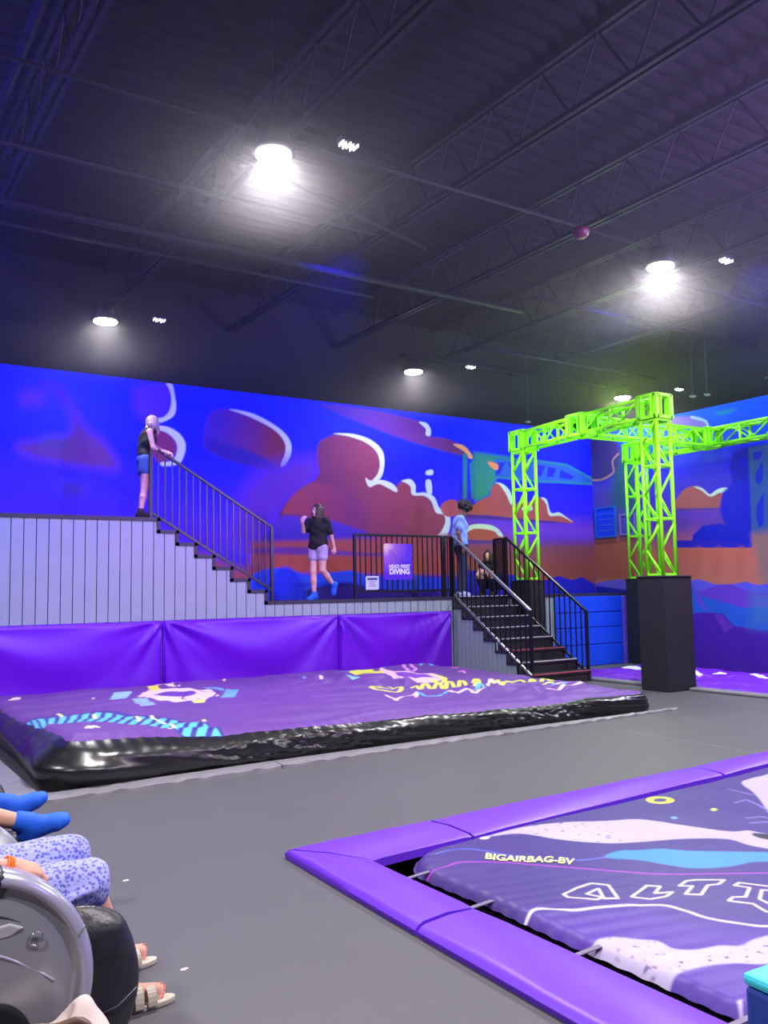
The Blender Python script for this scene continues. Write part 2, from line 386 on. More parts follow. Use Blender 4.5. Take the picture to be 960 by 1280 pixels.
# far left, soft air-brushed shapes, darkened in the paint as under blue light
pr1.poly(P1([(150, 110), (215, 120), (275, 180), (320, 275), (385, 325), (430, 390), (442, 442), (330, 438), (110, 395), (70, 340), (230, 320), (262, 250), (215, 175)], **A1), grad((50, 22, 150), (98, 45, 85), 4.6, 3.4), soft=.10)
pr1.poly(P1([(80, 170), (120, 145), (160, 165), (140, 195), (95, 195)], **A1), (75, 25, 110), soft=.14)
pr1.poly(P1([(140, 340), (190, 315), (245, 335), (225, 365), (160, 365)], **A1), (62, 48, 120), soft=.12)
pr1.poly(P1([(205, 500), (260, 485), (325, 510), (290, 540), (225, 535)], **A1), (66, 50, 125), soft=.12)
pr1.poly(P1([(0, 470), (150, 450), (330, 480), (520, 520), (520, 640), (0, 640)], **A1), (55, 28, 190), soft=.5, alpha=.7)
# cloud A, two lobes with pale rims
pr1.poly(P1([(500, 150), (530, 122), (625, 118), (645, 180), (640, 215), (600, 248), (540, 250), (505, 215)], **A1), grad((70, 35, 190), MAR, 5., 6.3, 0), soft=.1)
pr1.poly(P1([(575, 290), (625, 300), (655, 330), (664, 360), (655, 390), (625, 412), (590, 412), (560, 350)], **A1), MAR, soft=.03)
pr1.poly(P1([(622, 118), (645, 120), (655, 165), (660, 205), (650, 240), (610, 263), (585, 262), (584, 250), (615, 243), (637, 215), (642, 170), (632, 135)], **A1), RIM, smooth=True, soft=.012)
pr1.poly(P1([(585, 278), (625, 280), (665, 300), (690, 330), (696, 360), (685, 400), (665, 422), (610, 428), (604, 414), (640, 410), (660, 385), (664, 350), (645, 318), (615, 298), (585, 292)], **A1), RIM, soft=.012)
# cloud B
cb = [(765, 290), (790, 225), (840, 212), (900, 225), (990, 262), (1060, 310), (1085, 370), (1070, 415), (1030, 440), (900, 415), (780, 370)]
pr1.poly(P1(cb, **A1), grad((65, 30, 150), (112, 40, 72), 5.9, 7.0, 0), soft=.03)
pr1.poly(P1([(860, 215), (950, 232), (1045, 285), (1088, 335), (1090, 385), (1068, 425), (1052, 425), (1070, 375), (1065, 335), (1025, 290), (940, 245)], **A1), RIM, soft=.012)
pr1.poly(P1([(770, 330), (850, 345), (960, 385), (1040, 425), (1000, 445), (860, 410), (775, 370)], **A1), (45, 25, 140), soft=.05)
pr1.poly(P1([(-70, 440), (0, 330), (100, 290), (200, 270), (260, 300), (200, 400), (100, 480), (0, 580), (-80, 580)], **A2), (90, 40, 165), soft=.2)
# cloud C and its cumulus tail
pr1.poly(P1([(228, 260), (240, 215), (300, 188), (360, 192), (425, 222), (462, 275), (465, 325), (445, 358), (420, 372), (470, 366), (520, 388), (535, 372), (560, 364), (582, 378), (592, 410), (635, 412), (668, 440), (682, 478), (708, 490), (716, 530), (695, 568), (640, 590), (100, 590), (85, 500), (120, 440), (190, 380), (235, 340)], **A2), grad((88, 32, 95), (130, 55, 78), 7.0, 9.8, 0), soft=.02)
pr1.poly(P1([(98, 482), (140, 415), (200, 374), (255, 372), (320, 402), (375, 425), (405, 480), (415, 555), (330, 535), (250, 508), (150, 490)], **A2), grad((150, 62, 75), (112, 42, 95), 7., 8.6, 0), soft=.03)
pr1.poly(P1([(410, 352), (428, 362), (470, 360), (508, 372), (528, 392), (526, 406), (495, 390), (460, 375), (424, 386)], **A2), RIM)
pr1.poly(P1([(290, 186), (360, 187), (425, 207), (468, 242), (481, 280), (477, 330), (462, 358), (436, 362), (455, 338), (464, 300), (452, 255), (412, 220), (350, 197)], **A2), RIM)
pr1.poly(P1([(545, 363), (578, 357), (598, 380), (600, 408), (632, 407), (668, 424), (688, 466), (716, 478), (729, 510), (722, 555), (705, 575), (672, 576), (695, 552), (710, 515), (702, 490), (674, 482), (657, 440), (630, 420), (586, 416), (579, 385), (560, 370)], **A2), RIM)
pr1.poly(P1([(40, 600), (60, 540), (100, 495), (200, 503), (280, 510), (370, 540), (430, 566), (430, 600)], **A2), grad((50, 30, 150), (80, 45, 170), 2.4, 3.0), soft=.02)
# lower orange haze band and hills
pr1.poly(P1([(-20, 590), (200, 586), (500, 575), (760, 560), (960, 560), (960, 720), (760, 720), (400, 712), (-20, 705)], **A2), grad((168, 76, 60), (130, 58, 85), 1.9, 2.9), soft=.05, smooth=False)
pr1.poly(P1([(-20, 620), (160, 612), (400, 632), (560, 640), (560, 648), (160, 640), (-20, 632)], **A2), (95, 45, 130), soft=.03)
pr1.poly(P1([(-400, 625), (-200, 640), (-60, 690), (0, 660), (60, 650), (-60, 780), (-500, 780)], **A2), (150, 70, 90), soft=.1)
pr1.poly(P1([(-60, 800), (-20, 720), (60, 690), (130, 700), (200, 718), (300, 705), (360, 700), (440, 725), (560, 715), (760, 735), (960, 725), (960, 830), (-60, 830)], **A2), (40, 70, 215), soft=.015)
pr1.poly(P1([(60, 830), (200, 770), (330, 745), (420, 760), (560, 775), (760, 770), (760, 830)], **A2), (45, 25, 120), soft=.02)
pr1.poly(P1([(60, 800), (80, 700), (130, 690), (170, 740), (190, 820)], **A2), (30, 45, 200), soft=.04)
# violet airship cloud top right with pale and orange tips
pr1.poly(P1([(235, 75), (400, 92), (600, 135), (640, 165), (648, 195), (715, 205), (775, 235), (806, 272), (720, 255), (600, 222), (480, 180), (380, 140)], **A2), grad((45, 28, 165), (105, 45, 115), 7.5, 11, 0), soft=.015)
pr1.poly(P1([(610, 143), (638, 146), (655, 170), (652, 195), (636, 190), (636, 168)], **A2), RIM)
pr1.poly(P1([(738, 226), (780, 232), (812, 272), (800, 280), (782, 255)], **A2), (235, 150, 110))
pr1.line(P1([(230, 78), (390, 150), (560, 215), (790, 280)], **A2), (30, 40, 130), .02)
# teal painted scaffold
TE = (35, 110, 150)
pr1.poly(P1([(815, 255), (960, 275), (960, 330), (905, 350), (870, 420), (820, 440)], **A2), (40, 120, 120), soft=.04, smooth=False)
pr1.poly(P1([(775, 262), (792, 262), (790, 430), (776, 430)], **A2), TE, smooth=False)
pr1.poly(P1([(800, 300), (822, 270), (822, 430), (808, 430)], **A2), TE, smooth=False)
A4 = dict(ox=620, oy=500, s=5.333)
pr1.poly(P1([(-10, 385), (250, 395), (470, 425), (640, 520), (640, 570), (250, 540), (-10, 515)], **A4), (35, 85, 190), smooth=False)
for q in ([(0, 420), (60, 415), (30, 490), (0, 500)], [(80, 420), (140, 420), (110, 500)], [(170, 425), (230, 425), (200, 505)], [(255, 430), (330, 440), (300, 510), (262, 508)], [(345, 445), (400, 455), (380, 515), (335, 512)], [(430, 465), (520, 510), (500, 530), (420, 520)], [(0, 500), (50, 505), (90, 510), (20, 512)]):
    pr1.poly(P1(q, **A4), (25, 35, 190), smooth=False)
pr1.line(P1([(-10, 390), (250, 405), (470, 435), (640, 525)], **A4), TE, .05); pr1.line(P1([(-10, 512), (250, 540), (640, 560)], **A4), TE, .05)
pr1.poly(P1([(868, 292), (905, 300), (905, 322), (885, 315)], **A2), (225, 130, 90))
pr1.poly(P1([(638, 326), (662, 322), (662, 340), (638, 340)], **A2), RIM); pr1.poly(P1([(637, 362), (655, 362), (660, 405), (650, 418), (638, 398)], **A2), RIM)
# violet haze between, clouds D, E, F at the right end
pr1.poly(P1([(180, 200), (450, 215), (900, 240), (900, 330), (180, 330)], **A3), (110, 55, 205), soft=.2, smooth=False)
CD = (158, 72, 82)
pr1.poly(P1([(45, 150), (75, 115), (120, 108), (160, 135), (215, 140), (265, 108), (315, 85), (325, 40), (360, 18), (400, 45), (430, 110), (440, 150), (480, 115), (520, 125), (560, 100), (600, 96), (628, 125), (645, 185), (690, 182), (770, 236), (560, 222), (300, 200), (180, 190), (80, 200)], **A3), CD)
pr1.poly(P1([(345, 14), (385, 22), (425, 62), (440, 125), (428, 132), (405, 80), (372, 30)], **A3), RIM)
pr1.poly(P1([(595, 97), (625, 108), (648, 178), (692, 177), (735, 205), (768, 230), (700, 196), (640, 194), (622, 130)], **A3), RIM)
pr1.poly(P1([(490, 150), (540, 140), (545, 165), (500, 170)], **A3), RIM)
pr1.poly(P1([(185, 186), (300, 192), (440, 207), (620, 222), (765, 236), (620, 234), (440, 222), (190, 208)], **A3), (70, 35, 140), smooth=False)
pr1.poly(P1([(180, 300), (230, 268), (330, 272), (385, 310), (370, 335), (185, 335)], **A3), (160,76,74))
pr1.poly(P1([(175, 300), (200, 252), (255, 240), (325, 248), (365, 272), (388, 306), (365, 306), (335, 278), (250, 265), (205, 276)], **A3), RIM)
pr1.poly(P1([(180, 325), (370, 332), (450, 348), (180, 352)], **A3), (70, 40, 150), smooth=False)
pr1.poly(P1([(180, 352), (500, 345), (620, 340), (900, 335), (900, 600), (180, 600)], **A3), grad((135, 68, 66), (95, 52, 115), 2.0, 3.0), soft=.12, smooth=False)
pr1.poly(P1([(180, 490), (300, 500), (450, 520), (560, 560), (630, 545), (690, 524), (760, 546), (820, 530), (885, 568), (900, 640), (180, 640)], **A3), (30, 30, 190), smooth=False, soft=.012)
n1 = wnoise(U, V, 3.0, 3) * .06 + 1; pr1.c *= n1[..., None]
m_mural = mat('mural_paint', (200, 200, 200), .75, attr='print', spec=.25)
mu = np_mesh('painted_mural', np.stack([U, np.full_like(U, YB - .004), V], -1).reshape(-1, 3), grid_faces(len(gx), len(gz)), m_mural, wb, smooth=False, col=pr1.c.reshape(-1, 3))
mu['label'] = 'blue and orange cloud mural along the back wall'
# mural, right wall
gy = np.arange(6.0, 14.2 + .001, .0155); gz2 = np.arange(-.3, 5.13, .0155)
U, V = np.meshgrid(gy, gz2); pr2 = Print(U, V, (0, 0, 0))
pr2.c = ramp(V, [(-.3, (60, 20, 150)), (1.6, (195, 110, 100)), (2.3, (200, 100, 90)), (2.75, (105, 55, 165)), (3.4, (60, 38, 195)), (4.0, (35, 40, 225)), (5.1, (15, 95, 245))]).astype(np.float32)
B4 = dict(ox=620, oy=470, s=2.8235); B5 = dict(ox=720, oy=700, s=4.)
pr2.poly(P2([(336, 380), (500, 380), (500, 560), (340, 565)], **B4), (75, 65, 165), soft=.2, smooth=False)
pr2.poly(P2([(415, 255), (500, 255), (500, 470), (405, 470)], **B4), (40, 80, 120), soft=.12, smooth=False)
pr2.poly(P2([(310, 225), (400, 215), (440, 260), (420, 340), (380, 370), (330, 370), (300, 330)], **B4), (60, 50, 120), soft=.08)
pr2.line(P2([(432, 275), (412, 300), (414, 340), (375, 365), (340, 368)], **B4), (150, 120, 130), .05, smooth=True)
pr2.poly(P2([(340, 565), (500, 565), (500, 725), (345, 725)], **B4), (150, 80, 75), soft=.12, smooth=False)
pr2.poly(P2([(610, 150), (700, 142), (745, 165), (750, 190), (700, 185), (620, 182)], **B4), (120, 100, 200), soft=.03)
pr2.line(P2([(690, 145), (740, 160), (748, 188)], **B4), (150, 190, 215), .05, smooth=True)
pr2.poly(P2([(770, 130), (830, 115), (850, 118), (800, 140)], **B4), (30, 130, 200), soft=.02)
pr2.poly(P2([(630, 472), (640, 430), (672, 396), (715, 390), (752, 416), (790, 400), (816, 396), (815, 425), (795, 470)], **B4), (150, 78, 90), soft=.02)
pr2.poly(P2([(700, 391), (728, 396), (755, 418), (775, 404), (800, 394), (822, 398), (812, 415), (790, 412), (765, 424), (748, 422), (728, 405)], **B4), RIM)
pr2.poly(P2([(635, 468), (800, 465), (800, 474), (635, 478)], **B4), (85, 50, 150), smooth=False)
DB = (22, 25, 190)
pr2.poly(P2([(885, 252), (840, 270), (822, 320), (835, 380), (800, 410), (790, 465), (805, 520), (840, 560), (870, 600), (905, 600), (900, 252)], **B4), DB, soft=.03, smooth=False)
pr2.poly(P2([(690, 600), (695, 560), (730, 528), (790, 520), (840, 535), (870, 600)], **B4), DB, soft=.02, smooth=False)
pr2.poly(P2([(630, 580), (700, 580), (905, 590), (905, 606), (630, 606)], **B4), (40, 30, 185), smooth=False)
pr2.poly(P2([(890, 250), (1000, 235), (1000, 560), (905, 560)], **B4), (50, 85, 150), soft=.03, smooth=False)
for q in ([(908, 270), (940, 262), (935, 290), (912, 300)], [(915, 345), (942, 300), (944, 360), (930, 385), (915, 370)], [(920, 460), (945, 410), (946, 420), (946, 520), (930, 535), (918, 500)]):
    pr2.poly(P2(q, **B4), (25, 40, 190), smooth=False)
pr2.poly(P2([(905, 560), (1000, 540), (1000, 730), (930, 730)], **B4), (150, 110, 110), soft=.1, smooth=False)
for x in (700, 770, 850): pr2.poly(P2([(x, 620), (x + 25, 610), (x + 20, 700), (x - 5, 700)], **B4), (185, 95, 85), soft=.06, alpha=.6)
pr2.poly(P2([(0, 100), (90, 120), (150, 105), (230, 95), (300, 120), (530, 112), (610, 95), (700, 122), (775, 122), (850, 108), (910, 126), (1000, 110), (1000, 560), (0, 560)], **B5), (95, 85, 225), smooth=False)
pr2.poly(P2([(300, 125), (560, 150), (630, 155), (700, 128), (770, 119), (860, 156), (1000, 160), (1000, 560), (300, 560)], **B5), (105, 60, 205), smooth=False)
pr2.poly(P2([(0, 85), (25, 85), (110, 130), (260, 150), (310, 160), (310, 420), (0, 420)], **B5), (25, 30, 170), smooth=False)
pr2.poly(P2([(300, 120), (585, 128), (625, 180), (700, 200), (840, 240), (1000, 228), (1000, 560), (300, 560)], **B5), (40, 90, 215), smooth=False)
pr2.poly(P2([(585, 130), (620, 180), (660, 250), (640, 250), (600, 200)], **B5), (95, 70, 215), smooth=False)
pr2.poly(P2([(300, 280), (540, 270), (650, 262), (735, 268), (790, 330), (870, 342), (1000, 358), (1000, 600), (300, 600)], **B5), (75, 28, 175), smooth=False, soft=.015)
pr2.poly(P2([(690, 275), (725, 270), (785, 335), (745, 365)], **B5), (105, 45, 190), smooth=False)
pr2.poly(P2([(870, 160), (1000, 160), (1000, 340), (870, 340)], **B5), (70, 120, 190), soft=.15, smooth=False, alpha=.6)
pr2.c *= (wnoise(U, V, 3.0, 5) * .06 + 1)[..., None]
mu2 = np_mesh('painted_mural', np.stack([np.full_like(U, XR - .004), U, V], -1).reshape(-1, 3), grid_faces(len(gy), len(gz2))[:, ::-1], m_mural, wr, smooth=False, col=pr2.c.reshape(-1, 3))
mu2['label'] = 'sunset and mountain mural on the right wall'
# framed notices on the right wall
def wall_notice(px0, py0, px1, py1, col, fcol, label):
    a = onx(px0, py0, XR); b = onx(px1, py1, XR); y0, y1 = sorted((a[1], b[1])); z0, z1 = sorted((a[2], b[2]))
    o = build('wall_notice', MB().box(XR - .03, XR - .006, y0, y1, z0, z1), mat('notice_' + str(col), col, .4)); tag(o, label, 'notice board')
    fr = MB(); t = .04
    fr.box(XR - .045, XR - .005, y0 - t, y1 + t, z1, z1 + t).box(XR - .045, XR - .005, y0 - t, y1 + t, z0 - t, z0).box(XR - .045, XR - .005, y0 - t, y0, z0, z1).box(XR - .045, XR - .005, y1, y1 + t, z0, z1)
    build('frame', fr, mat('frame_' + str(fcol), fcol, .4), o)
    for i in range(4):
        z = z1 - (i + 1) * (z1 - z0) / 5; build('text_line', MB().box(XR - .033, XR - .03, y0 + .06, y1 - .06, z - .01, z + .01), mat('notice_line', (60, 90, 220), .5), o)
    return o
wall_notice(746, 637, 770, 669, (15, 60, 225), (35, 90, 190), 'large blue framed notice on the right wall near the corner')
wall_notice(777, 645, 794, 666, (70, 60, 170), (110, 100, 190), 'small pale framed notice between blue notice and truss tower')

# ------------------------------------------------------------------ platform with grey boards, purple pads, stairs
ZU, ZD, YP = 2.694, 1.434, 12.6
RISE, RUN, X0S = .18, .2885, 4.34
def prof(x):                      # deck height along the front face
    if x < X0S: return ZU
    k = int((x - X0S) / RUN) + 1
    return max(ZU - k * RISE, ZD)
m_board = mat('grey_board', (150, 164, 176), .5, noise=.08, nscale=3)
m_trim = mat('dark_trim', (44, 42, 62), .5)
m_deckt = mat('deck_top', (42, 38, 60), .6)
core = MB()
xs = [X0S + i * RUN for i in range(7)]
core.box(-1.6, X0S, YP + .03, YB - .01, 0, ZU - .01)
for i in range(6): core.box(xs[i], xs[i + 1], YP + .03, YB - .01, 0, ZU - (i + 1) * RISE - .01)
core.box(xs[6], XR - .01, YP + .03, YB - .01, 0, ZD - .01)
plat = struct(build('jump_platform', core, m_deckt), 'two-level dark decked jump platform clad in grey boards')
xb = 2.2896 - 24 * .163; 
XEND = 9.72
boards = []
x = xb
while x < 12.2:
    x1 = x + .163
    if (x < XEND - .01 and x1 > XEND): x1 = XEND
    if x >= XEND - .001 and x1 < 11.06: x = x1; continue
    cuts = [x + .006] + [c for c in xs if x + .006 < c < x1 - .006] + [x1 - .006]
    mb = MB()
    for a, b in zip(cuts[:-1], cuts[1:]): mb.box(a, b, YP, YP + .028, 0.02, prof((a + b) / 2) - .05)
    boards.append(build('board', mb, m_board, plat)); x = x1
build('board_backing', MB().box(xb, XEND, YP + .02, YP + .031, 0, ZD - .06), mat('board_gap', (70, 70, 85), .8), plat)
# stepped dark trim following the profile
tr = MB(); tr.box(xb, X0S, YP - .02, YP + .05, ZU - .055, ZU)
for i in range(7):
    zt = ZU - (i + 1) * RISE
    tr.box(xs[i] - .05, xs[i], YP - .02, YP + .05, zt - .05, ZU - i * RISE)
    xe = xs[i + 1] if i < 6 else XEND
    tr.box(xs[i] - .05, xe, YP - .02, YP + .05, zt - .05, zt)
build('edge_trim', tr, m_trim, plat)
build('edge_trim', MB().box(11.05, XR - .01, YP - .02, YP + .05, ZD - .05, ZD), m_trim, plat)
for i in range(7):
    zt = ZU - (i + 1) * RISE
    if i < 6: build('tread', MB().box(xs[i] - .0, xs[i + 1] + .0, YP + .06, YB - .02, zt - .01, zt + .004), m_deckt, plat)
# blue and lilac padded wall right of the stairs
m_bluepad = mat('blue_vinyl', (20, 75, 235), .45, noise=.08)
m_lilac = mat('lilac_panel', (110, 80, 215), .5)
zz = [0.0, .42, .76, 1.06, 1.385]
bp = empty('blue_wall_pad', (13.1, YP, 0)); tag(bp, 'bright blue vinyl wall pad in four bands right of the stairs', 'wall pad')
for a, b in zip(zz[:-1], zz[1:]):
    build('pad_band', MB().box(12.2 - 13.1, 14.07 - 13.1, -.06, -.002, a + .006, b - .006), m_bluepad, bp, bevel=.012)
lp = build('lilac_wall_pad', MB().box(14.09, 15.08, YP - .05, YP - .002, 0, 1.38), m_lilac, bevel=.01); tag(lp, 'plain lilac wall pad between blue pad and corner', 'wall pad')
# ------------------------------------------------------------------ purple wall pads (draped vinyl, folds at the seams)
m_purple = mat('purple_vinyl', (104, 8, 210), .42, noise=.05, nscale=4, spec=.4)
def wall_pad(x0, x1, label, seed):
    nx, nz = int((x1 - x0) / .03), 44
    u = np.linspace(0, 1, nx); v = np.linspace(0, 1, nz); U, V = np.meshgrid(u, v); X = x0 + .008 + (x1 - x0 - .016) * U; Z = 1.19 * V
    r = np.random.default_rng(seed); d = np.zeros_like(U)
    W = x1 - x0
    for side in (0, 1):           # folds fanning out from the upper corners
        cx = x0 if side == 0 else x1
        ang = np.arctan2(np.abs(X - cx) + .02, 1.22 - Z); dist = np.hypot(X - cx, 1.22 - Z)
        a = np.cos(ang * (9 + 3 * r.random()) + r.uniform(0, 6)) * .5 + np.cos(ang * 17 + r.uniform(0, 6)) * .25
        d += a * np.exp(-dist / (.55 + .4 * r.random())) * np.clip(dist * 4, 0, 1) * .09
    sag = np.sin(math.pi * U); d += .035 * np.cos((Z - .5 * (1 - sag)) * 7.5 + 1) * sag * .7
    ed = np.minimum(np.minimum(U, 1 - U) * W, np.minimum(V, 1 - V) * 1.19 * 1.5); rnd = -.07 * (1 - np.clip(ed / .06, 0, 1)) ** 2
    Y = YP - .10 - d - .0 - rnd * 1.0
    Y = np.minimum(Y, YP - .006)
    vs = np.stack([X, Y, Z], -1).reshape(-1, 3)
    o = np_mesh('wall_pad', vs - np.array([(x0 + x1) / 2, YP, 0]), grid_faces(nx, nz), m_purple); o.location = ((x0 + x1) / 2, YP, 0)
    md = o.modifiers.new('s', 'SOLIDIFY'); md.thickness = .004; md.offset = -1
    tag(o, label, 'wall pad', 'purple wall pads below the grey boards'); 
    bk = build('pad_core', MB().box(x0 - (x0 + x1) / 2 + .01, x1 - (x0 + x1) / 2 - .01, -.05, -.004, 0.0, 1.17), m_purple, o)
    return o
wall_pad(-1.58, 1.42, 'purple vinyl wall pad at the left end below the tall grey boards', 1)
wall_pad(1.42, 4.37, 'wide purple wall pad below the tall grey boards, leftmost in the photo', 2)
wall_pad(4.37, 7.32, 'middle purple wall pad below the stepped part of the grey boards', 3)
wall_pad(7.32, 9.66, 'purple wall pad nearest the stairs, below the railing with the sign', 4)

# ------------------------------------------------------------------ lower stairs, toward the camera
SX0, SX1 = 9.74, 11.04; R2 = ZD / 8; T2 = .285
m_step = mat('step_black', (28, 27, 36), .55, noise=.1)
m_nose = mat('nosing', (190, 185, 205), .45)
m_nose2 = mat('nosing_red', (170, 70, 95), .5)
st = empty('staircase', (0, 0, 0)); tag(st, 'black staircase of eight steps from the landing down to the floor', 'stairs')
for i in range(8):
    zt = ZD - i * R2; y1 = YP - (i - 1) * T2 if i else YP + .03; y0 = YP - i * T2
    if i:
        build('tread', MB().box(SX0 + .02, SX1, y0 - .02, y1 - .0, zt - .04, zt), m_step, st)
    build('riser', MB().box(SX0 + .02, SX1, y0 - .0, y0 + .018, zt - R2, zt - .04 if i else zt - .05), m_step, st)
    ns = build('nosing', MB().box(SX0 + .03, SX1 - .01, y0 - .03, y0 + .012, zt - .008, zt + .006), m_nose2 if i in (5, 7) else m_nose, st)
# dark stepped side trim and grey boards on the left side of the flight
sd = MB()
for i in range(1, 8):
    zt = ZD - i * R2; y0 = YP - i * T2; y1 = y0 + T2
    sd.box(SX0 - .02, SX0 + .02, y0 - .02, y1, zt - .05, zt); sd.box(SX0 - .02, SX0 + .02, y1 - .03, y1 + .0, zt - .05, zt + R2)
    sr = MB().box(SX1 - .02, SX1 + .02, y0 - .02 if i == 7 else y0, y1, 0.0, zt)
    build('side_panel', sr, m_trim, st)
build('side_trim', sd, m_trim, st)
y = YP
while y > YP - 7 * T2 + .02:
    y2 = max(y - .118, YP - 7 * T2); mid = (y + y2) / 2; k = int((YP - mid) / T2) + 1
    build('side_board', MB().box(SX0 - .012, SX0 + .012, y2 + .005, y - .005, .01, ZD - k * R2 - .05), m_board, st); y = y2

# ------------------------------------------------------------------ railings
def railing(name, label, post_pts, p0, p1, h0=1.05, lowz=.10, nb=10, group='black metal railings of the platform', bright=None, endposts=(True, True), lift=None):
    """p0,p1: base line ends. Posts, top rail, bottom rail and balusters are parts."""
    t = empty(name, p0); tag(t, label, 'railing', group)
    A = Vector(p0); off = lambda p: Vector(p) - A
    q0, q1 = Vector(p0), Vector(p1); d = (q1 - q0)
    up = Vector((0, 0, 1))
    tr_ = MB().beam(off(q0 + up * h0), off(q1 + up * h0), .045, .04)
    build('top_rail', tr_, bright or m_blackmetal, t, bevel=.006)
    build('bottom_rail', MB().beam(off(q0 + up * lowz), off(q1 + up * lowz), .035, .035), bright or m_blackmetal, t)
    for i, on in enumerate(endposts):
        if on:
            q = q0 if i == 0 else q1; z0 = (post_pts[i] if post_pts else q.z)
            build('post', MB().box(q.x - A.x - .022, q.x - A.x + .022, q.y - A.y - .022, q.y - A.y + .022, z0 - A.z, q.z + h0 - A.z), m_blackmetal, t)
    me = None
    for i in range(nb):
        f = (i + 1) / (nb + 1); q = q0 + d * f - A
        if me is None:
            o = build('baluster', MB().box(-.009, .009, -.009, .009, lowz, h0), m_blackmetal, t); me = o.data
        else: o = bpy.data.objects.new('baluster', me); C.objects.link(o); o.parent = t
        o.location = q
    return t
m_steel = mat('worn_steel', (150, 145, 165), .3, metal=.6)
YR = YP + .04
railing('railing', 'sloping black railing down the upper stairs between the two decks', (ZU, ZD), (4.21, YR, ZU + .04), (6.17, YR, ZU + .04 - 1.17), 1.04, .04, 17)
railing('railing', 'level black railing on the landing edge that carries the purple sign', (ZD, ZD), (7.71, YR, ZD), (9.55, YR, ZD), 1.08, .12, 16)
railing('railing', 'short black railing piece joining sign railing and stair railing', (ZD, ZD), (9.60, YR, ZD), (9.74, YR, ZD), 1.08, .12, 1)
XA, XB = 9.77, 11.03
railing('railing', 'left black railing of the lower staircase with worn bright steel rails', (ZD, .22), (XA, YR - .03, ZD + .04), (XA, 10.62, ZD + .04 - 1.32), 1.05, -.0, 15, bright=m_steel)
railing('railing', 'right black railing of the lower staircase beside the blue pad', (ZD, 0), (XB, YR - .03, ZD + .04), (XB, 10.62, ZD + .04 - 1.36), 1.05, .0, 15)
railing('railing', 'short return railing at the stair head in front of left truss tower', (ZD, ZD), (11.03, YR + .03, ZD), (11.03, YR + .30, ZD), 1.07, .12, 5, endposts=(True, True))

# ------------------------------------------------------------------ text helper
def text_obj(name, s, size, m, parent=None, loc=(0, 0, 0), rot=(0, 0, 0), extrude=.001, bold=0., align='CENTER', outline=None, sx=1.):
    cu = bpy.data.curves.new('t', 'FONT'); cu.body = s; cu.size = size; cu.align_x = align; cu.align_y = 'CENTER'
    if outline: cu.fill_mode = 'NONE'; cu.bevel_depth = outline; cu.bevel_resolution = 0
    else: cu.extrude = extrude; cu.offset = bold
    cu.resolution_u = 3
    o = bpy.data.objects.new('t', cu); C.objects.link(o)
    me = bpy.data.meshes.new_from_object(o.evaluated_get(bpy.context.evaluated_depsgraph_get())); bpy.data.objects.remove(o)
    me.materials.clear(); me.transform(Matrix.Diagonal((sx, 1, 1, 1)))
    q = link(name, me, m, parent); q.location = loc; q.rotation_euler = rot; return q
m_white = mat('print_white', (235, 225, 245), .5); m_ink = mat('print_ink', (60, 70, 150), .5)
# NO HEAD FIRST DIVING sign
sw, sh = .60, .62; sz = 2.06; sx_ = 8.57
m_sign = bpy.data.materials.new('sign_print'); m_sign.use_nodes = True; nt = m_sign.node_tree; b = nt.nodes['Principled BSDF']
tc = nt.nodes.new('ShaderNodeTexCoord'); sp_ = nt.nodes.new('ShaderNodeVectorMath'); sp_.operation = 'DISTANCE'; sp_.inputs[1].default_value = (-.28, -.0, .30)
nt.links.new(tc.outputs['Object'], sp_.inputs[0]); cr = nt.nodes.new('ShaderNodeValToRGB'); nt.links.new(sp_.outputs['Value'], cr.inputs[0]); nt.links.new(cr.outputs[0], b.inputs['Base Color'])
cr.color_ramp.elements[0].position = 0; cr.color_ramp.elements[0].color = (*lin((250, 215, 205)), 1); cr.color_ramp.elements[1].position = .5; cr.color_ramp.elements[1].color = (*lin((85, 30, 215)), 1)
e = cr.color_ramp.elements.new(.22); e.color = (*lin((160, 95, 210)), 1); b.inputs['Roughness'].default_value = .4
sb = MB()
pts = []; r_ = .04
for cx, cz, a0 in ((sw / 2 - r_, sh / 2 - r_, 0), (-sw / 2 + r_, sh / 2 - r_, 90), (-sw / 2 + r_, -sh / 2 + r_, 180), (sw / 2 - r_, -sh / 2 + r_, 270)):
    for k in range(5): t = math.radians(a0 + k * 22.5); pts.append((cx + r_ * math.cos(t), cz + r_ * math.sin(t)))
sb.prism(pts, 'y', -.006, .006)
sg = build('sign_board', sb, m_sign); sg.location = (sx_, YR - .035, sz); tag(sg, 'purple NO HEAD FIRST DIVING sign hung on the landing railing', 'sign')
HX = math.pi / 2
text_obj('lettering', 'NO', .27, mat('sign_outline', (150, 95, 235), .5), sg, (.03, -.009, .10), (HX, 0, 0), outline=.004, sx=1.1)
text_obj('lettering', 'HEAD FIRST', .085, m_white, sg, (.02, -.009, -.085), (HX, 0, 0), bold=.003, sx=.98)
text_obj('lettering', 'DIVING', .13, m_white, sg, (.02, -.009, -.175), (HX, 0, 0), bold=.006, sx=.98)
build('bolt', MB().tube([(-.27, -.012, .28), (-.27, -.004, .28)], .008, 8), m_black, sg)
sn = build('notice_card', MB().prism([(-.13, .10), (-.10, .115), (.13, .115), (.13, -.10), (.11, -.115), (-.13, -.115)], 'y', -.004, .004), mat('card_white', (205, 205, 250), .5))
sn.location = (8.03, YR - .035, 1.70); tag(sn, 'small white notice card tied low on the landing railing', 'sign')
build('text_line', MB().box(-.1, .1, -.006, -.004, .045, .085), m_ink, sn)
for i in range(3): build('text_line', MB().box(-.07, .07, -.006, -.004, .01 - i * .035, .02 - i * .035), m_ink, sn)

